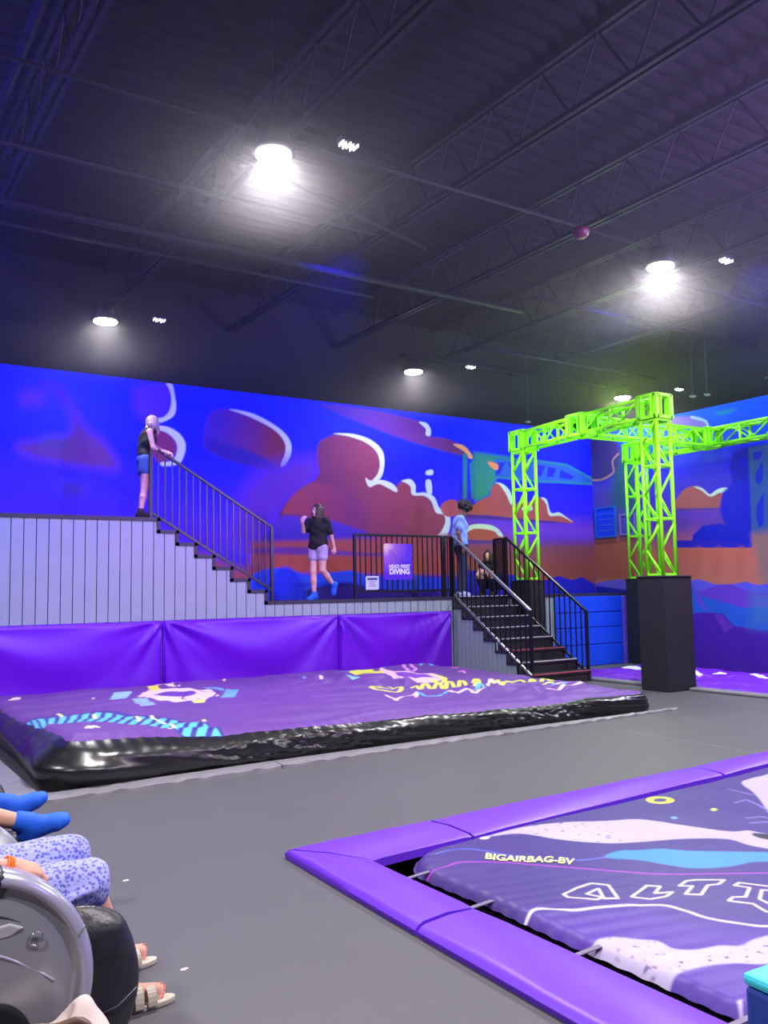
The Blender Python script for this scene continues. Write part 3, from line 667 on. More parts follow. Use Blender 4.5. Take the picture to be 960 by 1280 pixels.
# ------------------------------------------------------------------ lime truss
m_lime = mat('lime_paint', (150, 255, 40), .4, spec=.4)
m_box = mat('pedestal_black', (26, 26, 36), .65, noise=.08)
ZT, TS = 4.5, .34
def truss(name, label, a, b, s, group, seg=.42, blocks=(True, True), up=(0, 0, 1)):
    """square box truss from a to b (centre line); chords, braces, frames and end blocks are parts"""
    a, b = Vector(a), Vector(b); t = empty(name, a); tag(t, label, 'truss', group)
    d = (b - a); L = d.length; d.normalize(); u = Vector(up)
    if abs(d.dot(u)) > .95: u = Vector((0, 1, 0))
    r = d.cross(u).normalized(); u = r.cross(d).normalized(); h = s / 2 - .02
    R = Matrix((d, r, u)).transposed().to_4x4(); t.matrix_world = Matrix.Translation(a) @ R
    cs = [(-1, -1), (1, -1), (1, 1), (-1, 1)]
    for j, k in cs: build('chord', MB().tube([(0, j * h, k * h), (L, j * h, k * h)], .029, 8), m_lime, t, smooth=True)
    n = max(2, round(L / seg)); st_ = L / n
    mb1 = {}
    for i in range(n):
        for f in range(4):
            (j0, k0), (j1, k1) = cs[f], cs[(f + 1) % 4]
            fl_ = (i + (f >= 2)) % 2
            key = (f, fl_)
            if key not in mb1:
                p = (0, j0 * h, k0 * h), (st_, j1 * h, k1 * h)
                if fl_: p = (0, j1 * h, k1 * h), (st_, j0 * h, k0 * h)
                o = build('brace', MB().tube(p, .017, 6), m_lime, t, smooth=True); mb1[key] = o.data
            else: o = bpy.data.objects.new('brace', mb1[key]); C.objects.link(o); o.parent = t
            o.location = (i * st_, 0, 0)
    me = None
    xs_ = [0.02, L - .02] + [L * q for q in ((.36, .7) if L > 2.2 else (.5,))]
    for xf in xs_:
        if me is None:
            fb = MB(); w_ = .035
            fb.box(-w_ / 2, w_ / 2, -h - .02, h + .02, h - .02, h + .02).box(-w_ / 2, w_ / 2, -h - .02, h + .02, -h - .02, -h + .02).box(-w_ / 2, w_ / 2, -h - .02, -h + .02, -h, h).box(-w_ / 2, w_ / 2, h - .02, h + .02, -h, h)
            o = build('ring_frame', fb, m_lime, t); me = o.data
        else: o = bpy.data.objects.new('ring_frame', me); C.objects.link(o); o.parent = t
        o.location = (xf, 0, 0)
    return t
def corner_block(c, s, label):
    t = empty('truss_corner', c); tag(t, label, 'truss', 'lime corner blocks of the truss'); h = s / 2
    for j, k in ((-1, -1), (1, -1), (1, 1), (-1, 1)):
        build('post', MB().box(j * h - .03, j * h + .03, k * h - .03, k * h + .03, -h - .02, h + .02), m_lime, t)
    for z in (-h, h):
        fb = MB(); fb.box(-h, h, -h - .03, -h + .03, z - .02, z + .03).box(-h, h, h - .03, h + .03, z - .02, z + .03).box(-h - .03, -h + .03, -h, h, z - .02, z + .03).box(h - .03, h + .03, -h, h, z - .02, z + .03)
        build('plate', fb, m_lime, t)
    for a_ in range(4):
        q = math.pi / 2 * a_; vx, vy = math.cos(q), math.sin(q); ux, uy = -vy, vx
        for e_ in (-1, 1):
            build('gusset', MB().beam((vx * h + ux * e_ * h * .55, vy * h + uy * e_ * h * .55, -h), (vx * h + ux * e_ * h * .55, vy * h + uy * e_ * h * .55, h), .02, .09, up=(vx, vy, 0)), m_lime, t)
    return t
T0 = (11.29, 12.32); T2c = (10.98, 8.97); J1 = (11.10, 10.62); T1 = (14.38, 12.28); J2 = (14.25, 10.45); T3 = (14.25, 8.80)
hz = ZT - TS / 2
PB = 1.72
GT = 'lime green box truss frame'
truss('truss_tower', 'lime truss tower on a black pedestal behind the staircase railing', (*T0, PB), (*T0, ZT - TS - .02), TS, GT)
truss('truss_tower', 'tallest lime truss tower, on the big black pedestal near the floor mat', (*T2c, PB), (*T2c, ZT - TS - .02), TS, GT)
truss('truss_tower', 'lime truss tower farther back, left of and behind the big tower', (*T1, PB), (*T1, ZT - TS - .02), TS, GT)
truss('truss_tower', 'lime truss tower cut off by the right edge of the photo', (*T3, PB), (*T3, ZT - TS - .02), TS, GT)
for n_, c_ in (('over the stair-side tower', T0), ('on top of the big front tower', T2c), ('on top of the rear tower', T1), ('at the right edge of the photo', T3), ('in the left beam where the crossbeam joins', J1), ('in the right beam where the crossbeam joins', J2)):
    corner_block((*c_, hz), TS, 'square lime corner block ' + n_)
def beam_t(a, b, label):
    A, B = Vector((*a, hz)), Vector((*b, hz)); d = (B - A).normalized() * (TS / 2 + .03); truss('truss_beam', label, A + d, B - d, TS, GT, seg=.36)
beam_t(T0, J1, 'horizontal lime truss beam from the stair-side tower to the left junction')
beam_t(J1, T2c, 'horizontal lime truss beam from left junction to the big front tower')
beam_t(J1, J2, 'long lime crossbeam between the two junction blocks, brightly lit')
beam_t(T1, J2, 'horizontal lime truss beam from the rear tower to the right junction')
beam_t(J2, T3, 'horizontal lime truss beam running to the right edge of the photo')
def pedestal(x0, x1, y0, y1, z1, label, z0=0.):
    o = empty('pedestal', ((x0 + x1) / 2, (y0 + y1) / 2, z0)); tag(o, label, 'pedestal', 'black pedestals under the truss'); hx, hy = (x1 - x0) / 2, (y1 - y0) / 2; H = z1 - z0
    build('box', MB().box(-hx, hx, -hy, hy, 0, H - .03), m_box, o, bevel=.012)
    build('cap', MB().box(-hx - .012, hx + .012, -hy - .012, hy + .012, H - .03, H), m_box, o, bevel=.008)
pedestal(11.10, 11.50, 12.08, 12.555, 1.71, 'narrow black pedestal beside the stairs under the left truss tower')
pedestal(10.68, 11.30, 8.68, 9.20, 1.72, 'big black pedestal on the grey floor under the front truss tower')
pedestal(14.16, 14.62, 12.03, 12.5, 1.72, 'black pedestal half hidden behind the big one, at the far air bag')
pedestal(14.02, 14.46, 8.52, 8.95, 1.72, 'black pedestal at the right edge of the photo', z0=-.6)
# ------------------------------------------------------------------ big air bag in front of the platform
m_bag = mat('bag_print', (200, 200, 200), .48, attr='print', spec=.35, bump=.25, bscale=9)
m_vinyl = mat('black_vinyl', (26, 25, 29), .30, spec=.7, bump=.2, bscale=7)
BGX0, BGX1, BGY0, BGY1 = 1.86, 8.95, 7.66, 12.36
def h_big(x, y):
    fx = np.interp(x, [1.8, 3.2, 6.2, 9.0], [.41, .33, .26, .25]); e = np.clip((y - BGY0) / (BGY1 - BGY0), 0, 1)
    h = fx * (1 - e) + .31 * e + .05 * np.sin(math.pi * e) * np.sin(math.pi * np.clip((x - 1.8) / 7.2, 0, 1))
    a = wnoise(x, y, 2.2, 11) * .035; b = wnoise(x * .5, y * 2, 5.0, 12) * .035 + wnoise(x * .6, y * 1.6, 11, 15) * .012
    mess = np.exp(-((x - 6.6) / 1.6) ** 2) * np.exp(-((y - 10.6) / 1.3) ** 2) + .8 * np.exp(-((x - 7.6) / .8) ** 2) * np.exp(-((y - 8.6) / .9) ** 2)
    c = np.abs(wnoise(x, y, 7.0, 13)) * .10 * mess
    pl = np.sin(x * 46 + 5 * wnoise(x, y, 3, 14)) * .003 * np.exp(-(y - BGY0) / .22)
    ed = np.minimum(np.minimum(x - BGX0, BGX1 - x), np.minimum(y - BGY0, BGY1 - y)); drop = .035 * (1 - np.clip(ed / .12, 0, 1)) ** 2
    return h + a + b + c + pl - drop
gx = np.arange(BGX0, BGX1 + .001, .0155); gy = np.arange(BGY0, BGY1 + .001, .0155); U, V = np.meshgrid(gx, gy)
pb = Print(U, V, lin((100, 62, 146)))
def Q(L, ox=0, oy=0, s=1., z=.30): return [tuple(onz(ox + x / s, oy + y / s, z)[:2]) for x, y in L]
G5 = dict(ox=0, oy=780, s=2., z=.33); G6 = dict(ox=400, oy=780, s=2., z=.27)
NAVY = (60, 45, 140); CY = (90, 185, 235)
band = [(40, 254), (90, 237), (200, 230), (300, 229), (400, 232), (500, 248), (580, 268), (606, 285), (540, 283), (470, 280), (400, 264), (300, 260), (200, 258), (120, 262), (75, 290), (52, 274)]
pb.poly(Q(band, **G5), NAVY, smooth=False)
top = np.array([(45, 258), (90, 240), (200, 233), (300, 232), (400, 235), (500, 248), (600, 280)]); bot = np.array([(75, 290), (120, 263), (200, 259), (300, 260), (400, 265), (500, 281), (606, 287)])
for k in range(23):
    t = k / 22; i0 = t * 6
    def at(A, q): q = min(max(q, 0), 6); i = min(int(q), 5); return A[i] + (A[i + 1] - A[i]) * (q - i)
    a, b_ = at(top, i0 + .20), at(top, i0 + .36); c_, d_ = at(bot, i0 + .08), at(bot, i0 - .08)
    pb.poly(Q([a, b_, c_, d_], **G5), CY, smooth=False)
for zl in ([(145, 228), (152, 232), (158, 240)], [(235, 236), (240, 246)], [(340, 234), (352, 240), (346, 250)], [(378, 230), (386, 240), (420, 250), (436, 262), (424, 272)], [(510, 236), (516, 242)]):
    pb.line(Q(zl, **G5), (225, 235, 170), .035)
pb.line(Q([(215, 277), (222, 273), (228, 276), (234, 272), (246, 273)], **G5), (235, 225, 240), .03)
pb.poly(Q([(342, 184), (372, 168), (440, 165), (530, 170), (548, 182), (505, 198), (440, 200), (380, 196)], **G5), (225, 205, 225), smooth=False)
pb.poly(Q([(385, 181), (415, 174), (460, 173), (492, 177), (465, 184), (405, 187)], **G5), (105, 60, 165))
pb.poly(Q([(364, 152), (394, 153), (402, 167), (380, 170)], **G5), (225, 225, 70), smooth=False)
pb.poly(Q([(272, 193), (285, 173), (330, 171), (312, 195)], **G5), (140, 190, 215), smooth=False)
pb.poly(Q([(318, 195), (365, 196), (398, 208), (362, 211)], **G5), (130, 165, 190), smooth=False)
pb.poly(Q([(552, 191), (566, 167), (598, 166), (588, 190)], **G5), (100, 165, 220), smooth=False)
pb.poly(Q([(508, 164), (535, 160), (558, 163), (560, 171)], **G5), (100, 160, 210), smooth=False)
pb.poly(Q([(476, 199), (516, 196), (510, 205), (485, 205)], **G5), (220, 220, 110), smooth=False)
pb.line(Q([(455, 190), (520, 196), (545, 175), (470, 172)], **G5), (90, 55, 150), .03, closed=True)
pb.poly(Q([(22, 186), (40, 178), (52, 180), (45, 188), (25, 190)], **G5), (235, 225, 205))
for (x, y) in ((150, 165), (227, 158), (157, 179), (330, 150), (233, 186), (275, 152), (448, 154), (432, 146), (412, 148), (520, 133), (560, 137), (640, 128), (690, 126)):
    pb.poly(Q([(x - 5, y), (x, y - 2), (x + 5, y), (x, y + 2)], **G5), (240, 215, 235), smooth=False)
pb.poly(Q([(386, 146), (415, 147), (446, 156), (420, 155)], **G5), (225, 210, 180), smooth=False)
for L_, c_ in (([(735, 133), (760, 131), (762, 138), (738, 140)], (120, 150, 220)), ([(785, 140), (800, 138), (806, 146)], (230, 200, 225)), ([(780, 122), (830, 120), (890, 118), (960, 106)], (90, 160, 225))):
    pb.line(Q(L_, **G5), c_, .05)
# right half
pb.poly(Q([(72, 130), (96, 120), (130, 124), (168, 134), (130, 138), (90, 139)], **G6), (215, 225, 80))
pb.poly(Q([(150, 122), (190, 128), (240, 132), (300, 138), (318, 148), (270, 156), (215, 152), (170, 142)], **G6), (230, 190, 225))
pb.poly(Q([(190, 134), (240, 137), (285, 143), (240, 149), (200, 144)], **G6), (120, 65, 180))
pb.line(Q([(275, 137), (300, 139), (312, 150), (300, 160), (286, 152)], **G6), (220, 225, 80), .07, smooth=True)
pb.line(Q([(190, 100), (210, 112), (225, 126), (240, 118), (215, 104)], **G6), (210, 140, 225), .06, smooth=True)
pb.poly(Q([(60, 145), (80, 140), (110, 146), (80, 149)], **G6), (120, 190, 235))
LI = (215, 225, 90)
for L_ in ([(128, 170), (150, 166), (200, 168), (196, 174), (150, 175), (128, 170), (180, 171), (240, 163), (250, 170), (262, 158), (280, 168), (296, 158), (312, 168), (322, 154), (344, 166), (352, 150), (372, 162), (392, 150), (398, 158), (388, 166)],
           [(428, 150), (436, 160), (450, 150), (470, 148), (462, 158), (442, 164)], [(478, 152), (500, 144), (520, 150), (530, 142), (548, 148), (560, 138), (580, 142), (596, 134)],
           [(560, 155), (575, 148), (590, 150)]):
    pb.line(Q(L_, **G6), LI, .055, smooth=True)
for L_, c_ in (([(165, 184), (190, 196), (206, 184), (232, 182), (244, 176), (240, 186)], (235, 200, 240)), ([(246, 176), (270, 186), (300, 184), (316, 174)], (90, 165, 235)), ([(318, 172), (345, 178), (372, 170), (385, 176), (412, 168)], (235, 200, 240)),
               ([(385, 172), (402, 162), (415, 166)], (90, 165, 235)), ([(540, 158), (560, 162), (600, 152), (655, 144), (652, 149), (610, 160), (596, 166), (570, 166)], (235, 200, 240)), ([(568, 150), (600, 158), (615, 150)], (90, 165, 235)),
               ([(420, 162), (426, 150), (448, 160)], (235, 200, 240)), ([(224, 108), (240, 102), (252, 110), (266, 102), (280, 110), (292, 102), (306, 110), (320, 103), (340, 110), (360, 105), (384, 111), (400, 107), (436, 113)], (90, 165, 235)),
               ([(345, 128), (356, 122), (362, 130)], (230, 130, 220)), ([(330, 116), (345, 118)], (235, 130, 220))):
    pb.line(Q(L_, **G6), c_, .045)
pb.c *= (1 + .07 * wnoise(U, V, 4, 6))[..., None]
bag = empty('air_bag', (5.4, 10, 0)); tag(bag, 'long purple printed air bag with black sides lying before the purple wall pads', 'air bag')
H_ = h_big(U, V)
np_mesh('printed_top', np.stack([U - 5.4, V - 10, H_], -1).reshape(-1, 3), grid_faces(len(gx), len(gy)), m_bag, bag, col=pb.c.reshape(-1, 3))
# black skirt round the bag
per = []
for x in np.arange(BGX0 + .1, BGX1 - .1, .02): per.append((x, BGY0, 0, -1))
for a in np.linspace(-90, 0, 10)[1:-1]: per.append((BGX1 - .1 + .1 * math.cos(math.radians(a)), BGY0 + .1 + .1 * math.sin(math.radians(a)), math.cos(math.radians(a)), math.sin(math.radians(a))))
for y in np.arange(BGY0 + .1, BGY1 - .05, .03): per.append((BGX1, y, 1, 0))
left = [(BGX0, y, -1, 0) for y in np.arange(BGY1 - .05, BGY0 + .1, -.03)] + [(BGX0 + .1 + .1 * math.cos(math.radians(a)), BGY0 + .1 + .1 * math.sin(math.radians(a)), math.cos(math.radians(a)), math.sin(math.radians(a))) for a in np.linspace(180, 270, 10)[1:-1]]
per = np.array(left + per); n = len(per); s_ = np.arange(n) * .02; nt_ = 22; t = np.linspace(0, 1, nt_)[:, None]
px_, py_ = per[:, 0], per[:, 1]; ztop = h_big(np.clip(px_, BGX0 + .01, BGX1 - .01), np.clip(py_, BGY0 + .01, BGY1 - .01)) + .004
lf = np.exp(-np.hypot(px_ - 2.1, py_ - 7.6) / 1.1)          # slack, deeper folds at the near left corner
rt = np.exp(-((px_ - 7.2) / .8) ** 2) * (py_ < 7.8)
bul = .05 * np.sin(math.pi * t ** .8) + .07 * t + (.12 * np.sin(math.pi * t) ** 1.5 + .16 * t) * lf
cru = rt + .8 * np.exp(-((px_ - 4.1) / .9) ** 2) * (py_ < 7.8)
wr_ = (wnoise(s_ * .8 - t * .7, t * .8, 5, 21) * .05 * (1 + 1.2 * lf) + wnoise(s_ * .5 - t * 1.1, t * 1.5, 9, 22) * .025 + np.abs(wnoise(s_ * 1.3 - t * .8, t * 1.2, 17, 23)) * .07 * cru) * np.sin(math.pi * np.clip(t, .03, .93))
off_ = bul + wr_
Zs = ztop * (1 - t) ** 1.0 * (1 + .15 * np.sin(math.pi * t)) + .003 * t
Xs = px_ + per[:, 2] * off_; Ys = py_ + per[:, 3] * off_
np_mesh('side_skirt', np.stack([Xs - 5.4, Ys - 10, Zs], -1).reshape(-1, 3), grid_faces(n, nt_), m_vinyl, bag)
# flat grey edge pads round its foot
m_edge = mat('grey_edge_vinyl', (126, 124, 134), .4, noise=.12, nscale=6, bump=.6, bscale=7)
def edge_pad(x0, x1, ya, yb, yc, yd, label, h=.035):
    mb = MB(); nn = max(2, int((x1 - x0) / .08))
    vs = []; fc = []
    for i in range(nn + 1):
        x = x0 + (x1 - x0) * i / nn; f = i / nn; y0 = ya + (yb - ya) * f; y1 = yc + (yd - yc) * f
        w1 = .006 * math.sin(x * 21) + .004 * math.sin(x * 47)
        vs += [(x, y0, 0), (x, y0 + .005, h * .7 + w1), (x, (y0 + y1) / 2, h + w1), (x, y1, h * .8), (x, y1, 0)]
    for i in range(nn):
        for k in range(4): fc.append((i * 5 + k, (i + 1) * 5 + k, (i + 1) * 5 + k + 1, i * 5 + k + 1))
        fc.append((i * 5 + 4, (i + 1) * 5 + 4, (i + 1) * 5, i * 5))
    fc += [(0, 1, 2, 3, 4), tuple(nn * 5 + k for k in (4, 3, 2, 1, 0))]
    mb.add(vs, fc); cx, cy = (x0 + x1) / 2, (ya + yc) / 2
    o = build('edge_pad', mb, m_edge, smooth=False, off=(cx, cy, 0)); o.location = (cx, cy, 0); tag(o, label, 'floor pad', 'flat grey edge pads at the foot of the big air bag'); return o
def yf(x): return np.interp(x, [1.3, 4.0, 6.4, 9.3], [7.16, 7.26, 7.33, 7.42])
def yb_(x): return np.interp(x, [1.3, 1.7, 3, 8.8, 9.3], [7.42, 7.30, 7.50, 7.56, 7.47])
cuts = [1.34, 3.63, 6.33, 9.28]
for a, b_, l_ in zip(cuts[:-1], cuts[1:], ('grey edge pad at the near left corner of the big air bag', 'middle grey edge pad along the front of the big air bag', 'tapering grey edge pad at the right end of the air bag front')):
    edge_pad(a + .004, b_ - .004, yf(a), yf(b_), yb_(a), yb_(b_), l_)
o = build('edge_pad', MB().prism([(1.34, 7.44), (1.60, 7.44), (1.62, 12.3), (1.34, 12.3)], 'z', 0, .035), m_edge, off=(1.48, 9.8, 0), bevel=.01); o.location = (1.48, 9.8, 0); tag(o, 'grey edge pad along the left side of the big air bag', 'floor pad', 'flat grey edge pads at the foot of the big air bag')

# ------------------------------------------------------------------ near pit: violet frame pads and printed bag
m_violet = mat('violet_vinyl', (108, 50, 218), .42, noise=.05, nscale=3, spec=.4, bump=.2, bscale=3)
def quad_pad(P, label, h=.06, tilt=.0):
    """P: outer0, outer1, inner1, inner0 on top; outer side flares down to the floor"""
    o0, o1, i1, i0 = [np.array(p, float) for p in P]; n = 10; mb = MB(); c = (o0 + o1 + i1 + i0) / 4
    vs = []; fc = []
    for i in range(n + 1):
        f = i / n; f2 = min(max(f, .006), .994); O = o0 + (o1 - o0) * f2; I = i0 + (i1 - i0) * f2; d = (O - I) / np.linalg.norm(O - I); e = .006 if i in (0, n) else 0
        wob = .004 * math.sin(f * 17 + c[0] * 3)
        for (q, z) in ((O + d * .012, 0), (O + d * .02, h * .45), (O + d * .0, h * .85 - e), (O - d * .03, h - e + wob), ((O + I) / 2, h + .008 - e + wob), (I + d * .03, h - e), (I, h * .8 - e), (I, -.0)):
            vs.append((q[0] - c[0], q[1] - c[1], z))
    for i in range(n):
        for k in range(7): fc.append((i * 8 + k, (i + 1) * 8 + k, (i + 1) * 8 + k + 1, i * 8 + k + 1))
        fc.append((i * 8 + 7, (i + 1) * 8 + 7, (i + 1) * 8, i * 8))
    fc += [tuple(range(8)), tuple(n * 8 + k for k in range(7, -1, -1))]
    mb.add(vs, fc); o = build('frame_pad', mb, m_violet, smooth=True); o.location = (c[0], c[1], 0)
    md = o.modifiers.new('e', 'EDGE_SPLIT'); md.split_angle = math.radians(50)
    tag(o, label, 'floor pad', 'violet frame pads round the near pit'); return o
def ot(x): return 4.84 + (x - 2.45) * .022
def it(x): return 4.37 + (x - 2.775) * .062
def ol(y): return 2.44 - (4.80 - y) * .026
def il(y): return 2.745 + (4.37 - y) * .004
quad_pad([(2.45, 4.84), (3.50, ot(3.5)), (3.52, it(3.52)), (2.745, 4.37)], 'violet frame pad forming the far arm of the pit corner')
quad_pad([(3.50, ot(3.5)), (6.26, ot(6.26)), (6.26, it(6.26)), (3.52, it(3.52))], 'violet frame pad along the far side of the near pit, middle one')
quad_pad([(6.26, ot(6.26)), (9.0, ot(9.0)), (9.0, it(9.0)), (6.26, it(6.26))], 'violet frame pad of the far pit side reaching the right photo edge')
quad_pad([(ol(3.42), 3.42), (2.45, 4.84), (2.745, 4.37), (il(3.44), 3.44)], 'short violet frame pad forming the near arm of the pit corner')
quad_pad([(ol(1.35), 1.35), (ol(3.42), 3.42), (il(3.44), 3.44), (il(1.35), 1.35)], 'long violet frame pad running to the bottom edge of the photo')
quad_pad([(ol(-.9), -.9), (ol(1.35), 1.35), (il(1.35), 1.35), (il(-.9), -.9)], 'violet frame pad beside the near pit below the photo edge')

nb0, nb1, nc0, nc1 = 2.885, 11.15, -1.4, 4.76
gx = np.concatenate([np.arange(nb0, 9.3, .0085), np.arange(9.3, nb1, .08)]); gy = np.concatenate([np.arange(nc0, 1.3, .08), np.arange(1.3, nc1 + .03, .0085)])
U, V = np.meshgrid(gx, gy)
pn = Print(U, V, lin((64, 46, 122)))
K8 = dict(ox=340, oy=920, s=1.5484, z=.10); K4 = dict(ox=800, oy=920, s=3.556, z=.10); K5 = dict(ox=560, oy=1020, s=4., z=.10)
def speck(u, v):
    n0 = wnoise(u, v, 60, 31) * wnoise(u, v, 95, 32); n2 = wnoise(u, v, 6, 33)
    k = np.clip((n0 - .10) * 12, 0, 1)[:, None] * np.clip(.6 + 1.5 * n2, 0, 1)[:, None]
    base = np.array(lin((176, 164, 198))) * (1 + .08 * n2[:, None]); return base * (1 - k) + np.array(lin((80, 64, 110))) * k
def PX(L, K): return [(K['ox'] + x / K['s'], K['oy'] + y / K['s']) for x, y in L]
def G(L): return [tuple(onz(x, y, .10)[:2]) for x, y in L]
VI = (80, 48, 150)
pn.poly(G(PX([(340, 560)], K8) and [(500, 1120), (600, 1130), (700, 1125), (800, 1118), (860, 1135), (960, 1150), (1100, 1160), (1100, 1400), (700, 1400), (600, 1200)]), VI, soft=.15)
pn.poly(G([(610, 1036), (650, 1026), (700, 1020), (760, 1017), (800, 1015), (856, 1022), (912, 1030), (935, 1029), (960, 1034), (1060, 1050), (1060, 1072), (960, 1053), (935, 1048), (907, 1040), (856, 1039), (800, 1043), (755, 1044), (700, 1040), (650, 1033)]), speck)
pn.poly(G(PX([(450, 172), (500, 150), (569, 133), (760, 60), (900, 200), (760, 420), (600, 360), (569, 312), (540, 262), (500, 215)], K4)), speck)
pn.poly(G([(756, 1062), (772, 1054), (800, 1053), (828, 1052), (867, 1055), (960, 1057), (1100, 1062), (1100, 1078), (960, 1068), (912, 1074), (870, 1076), (842, 1073), (800, 1066)]), (62, 130, 205))
pn.line(G(PX([(-60, 145), (0, 130), (60, 123), (150, 127), (260, 148), (400, 172), (640, 182), (790, 168)], K5)), (80, 110, 220), .013, smooth=True)
pn.line(G(PX([(-120, 230), (0, 200), (60, 187), (170, 185), (320, 192), (480, 205), (700, 222), (900, 240), (1100, 252), (1600, 250)], K5)), (170, 55, 190), .013, smooth=True)
pn.line(G(PX([(290, 455), (380, 435), (450, 408), (560, 412), (640, 415), (760, 402), (900, 395), (960, 397), (1080, 398), (1180, 422), (1300, 460), (1440, 485), (1570, 505), (1700, 500)], K5)), (225, 212, 240), .02, smooth=True)
pn.poly(G([(716, 1172), (735, 1162), (750, 1157), (768, 1155), (800, 1158), (822, 1161), (842, 1170), (867, 1172), (898, 1168), (924, 1169), (940, 1163), (960, 1158), (1080, 1130), (1120, 1190), (960, 1191), (921, 1189), (884, 1191), (850, 1198), (834, 1205), (817, 1217), (806, 1222), (790, 1214), (750, 1192)]), speck)
rg = [(88 + 47 * math.cos(t), 249 + 12 * math.sin(t)) for t in np.linspace(0, 2 * math.pi, 25)[:-1]]
pn.line(G(PX(rg, K4)), (215, 225, 80), .05, closed=True)
pn.poly(G(PX([(312, 294), (327, 287), (342, 294), (327, 301)], K4)), (225, 225, 100)); pn.poly(G(PX([(134, 330), (150, 324), (168, 331), (150, 336)], K4)), (100, 150, 235))
pn.poly(G(PX([(497, 399), (560, 404), (700, 425), (700, 440), (569, 432), (530, 424), (500, 412)], K4)), (35, 28, 60), smooth=False)
for L_ in ([(420, 262), (470, 248), (520, 270), (569, 300)], [(470, 335), (540, 330), (600, 345)], [(390, 200), (440, 215), (500, 228)], [(490, 355), (569, 352)]):
    pn.line(G(PX(L_, K4)), (120, 105, 185), .02)
pn.poly(G(PX([(392, 1170), (445, 1163), (445, 1203), (404, 1210)], K4)), (120, 190, 240), smooth=False); pn.poly(G(PX([(432, 1110), (447, 1110), (447, 1146)], K4)), (225, 215, 245), smooth=False)
pn.poly(G(PX([(160, 70), (185, 64), (208, 66), (195, 76), (165, 76)], K5)), (225, 215, 240))
WL = (235, 222, 240)
LW = .013
pn.line(G(PX([(575, 343), (640, 312), (715, 290), (800, 298), (848, 363), (778, 363), (750, 316), (692, 340), (774, 358), (740, 367), (600, 355)], K5)), WL, LW, closed=True)
pn.line(G([(789, 1109), (808, 1096), (825, 1097), (818, 1105), (840, 1104), (832, 1109), (812, 1112)]), WL, LW, closed=True)
pn.line(G(PX([(173, 630), (205, 610), (250, 606), (374, 607), (348, 626), (300, 630), (270, 668), (200, 664), (232, 632)], K4)), WL, LW, closed=True)
pn.line(G(PX([(418, 632), (440, 620), (600, 641), (640, 660), (540, 652), (530, 690), (600, 722), (640, 745), (560, 742), (500, 708), (392, 694), (412, 680), (468, 680), (486, 642)], K4)), WL, LW, closed=True)
pn.c *= (1 + .05 * wnoise(U, V, 5, 36))[..., None]
def h_near(x, y):
    h = .045 + .05 * np.sin(math.pi * np.clip((x - 2.8) / 8, 0, 1)) * np.sin(math.pi * np.clip((y + 1.4) / 5.8, 0, 1))
    h = h + wnoise(x, y, 2.0, 41) * .016 + wnoise(x, y, 6.0, 42) * .007
    fold = np.exp(-((x - 6.6) ** 2 / .5 + (y - 4.0) ** 2 / .12)); h = h + np.abs(wnoise(x, y, 11, 43)) * .05 * fold
    edge = np.exp(-(x - 2.8) / .35); h = h + np.sin(y * 55 + x * 18 + 4 * wnoise(x, y, 4, 44)) * .0035 * edge + wnoise(x * 2, y, 9, 45) * .008 * edge
    r = .35; ye = np.minimum(4.37 + (x - 2.775) * .062, 4.75) - .012; dx = np.maximum(2.885 + r - x, 0); dy = np.maximum(y - (ye - r), 0); sd = r - np.hypot(dx, dy); sd = np.where((dx > 0) & (dy > 0), sd, np.minimum(x - 2.885, ye - y)); sd = np.minimum(sd, 11.15 - x)
    return np.where(sd < .07, h - .05 * (1 - np.clip(sd, 0, .07) / .07) ** 2.2, h), sd
Hn, sdn = h_near(U, V)
Fq = grid_faces(len(gx), len(gy)); keep = (sdn.ravel()[Fq] > -.004).any(1)
nb = empty('air_bag', (6, 1.5, -.6)); tag(nb, 'near navy and white printed air bag inside the violet frame', 'air bag')
Vn = np.stack([U - 6, V - 1.5, Hn + .6], -1).reshape(-1, 3)
np_mesh('printed_top', Vn, Fq[keep], m_bag, nb, col=pn.c.reshape(-1, 3))
build('side_wall', MB().prism([(2.91 - 6, -1.35 - 1.5), (11.1 - 6, -1.35 - 1.5), (11.1 - 6, 4.7 - 1.5), (8.6 - 6, 4.66 - 1.5), (3.25 - 6, 4.33 - 1.5), (3.0 - 6, 4.15 - 1.5), (2.91 - 6, 3.9 - 1.5)], 'z', 0, .58), m_vinyl, nb)
for yy, ll in ((3.55, .22), (2.85, .2), (2.1, .25), (4.1, .15)):
    build('strap', MB().beam((2.72 - 6, yy - 1.5, .60), (2.92 - 6, yy - .05 - 1.5, .635), .028, .005), mat('strap_web', (120, 108, 135), .7), nb)
# lettering BIGAIRBAG laid on the fabric
m_yel = mat('print_yellow', (235, 230, 150), .5)
to = text_obj('lettering', 'BIGAIRBAG-BV', 1., m_yel, nb, bold=.03, align='LEFT'); me = to.data
n = len(me.vertices); co = np.zeros(n * 3); me.vertices.foreach_get('co', co); co = co.reshape(-1, 3); a = (co[:, 0] - co[:, 0].min()) / np.ptp(co[:, 0]); b_ = (co[:, 1] - co[:, 1].min()) / np.ptp(co[:, 1])
cx = 606 + 111 * a + b_ * 1.5; cyy = 1063.5 + 8.5 * a - 7.2 * b_ + 1.2 * np.sin(a * 6)
P = np.array([onz(x, y, .10) for x, y in zip(cx, cyy)]); hz_, _ = h_near(P[:, 0], P[:, 1])
me.vertices.foreach_set('co', np.stack([P[:, 0] - 6, P[:, 1] - 1.5, hz_ + .6 + .004 + co[:, 2] * .5], -1).ravel()); me.update()

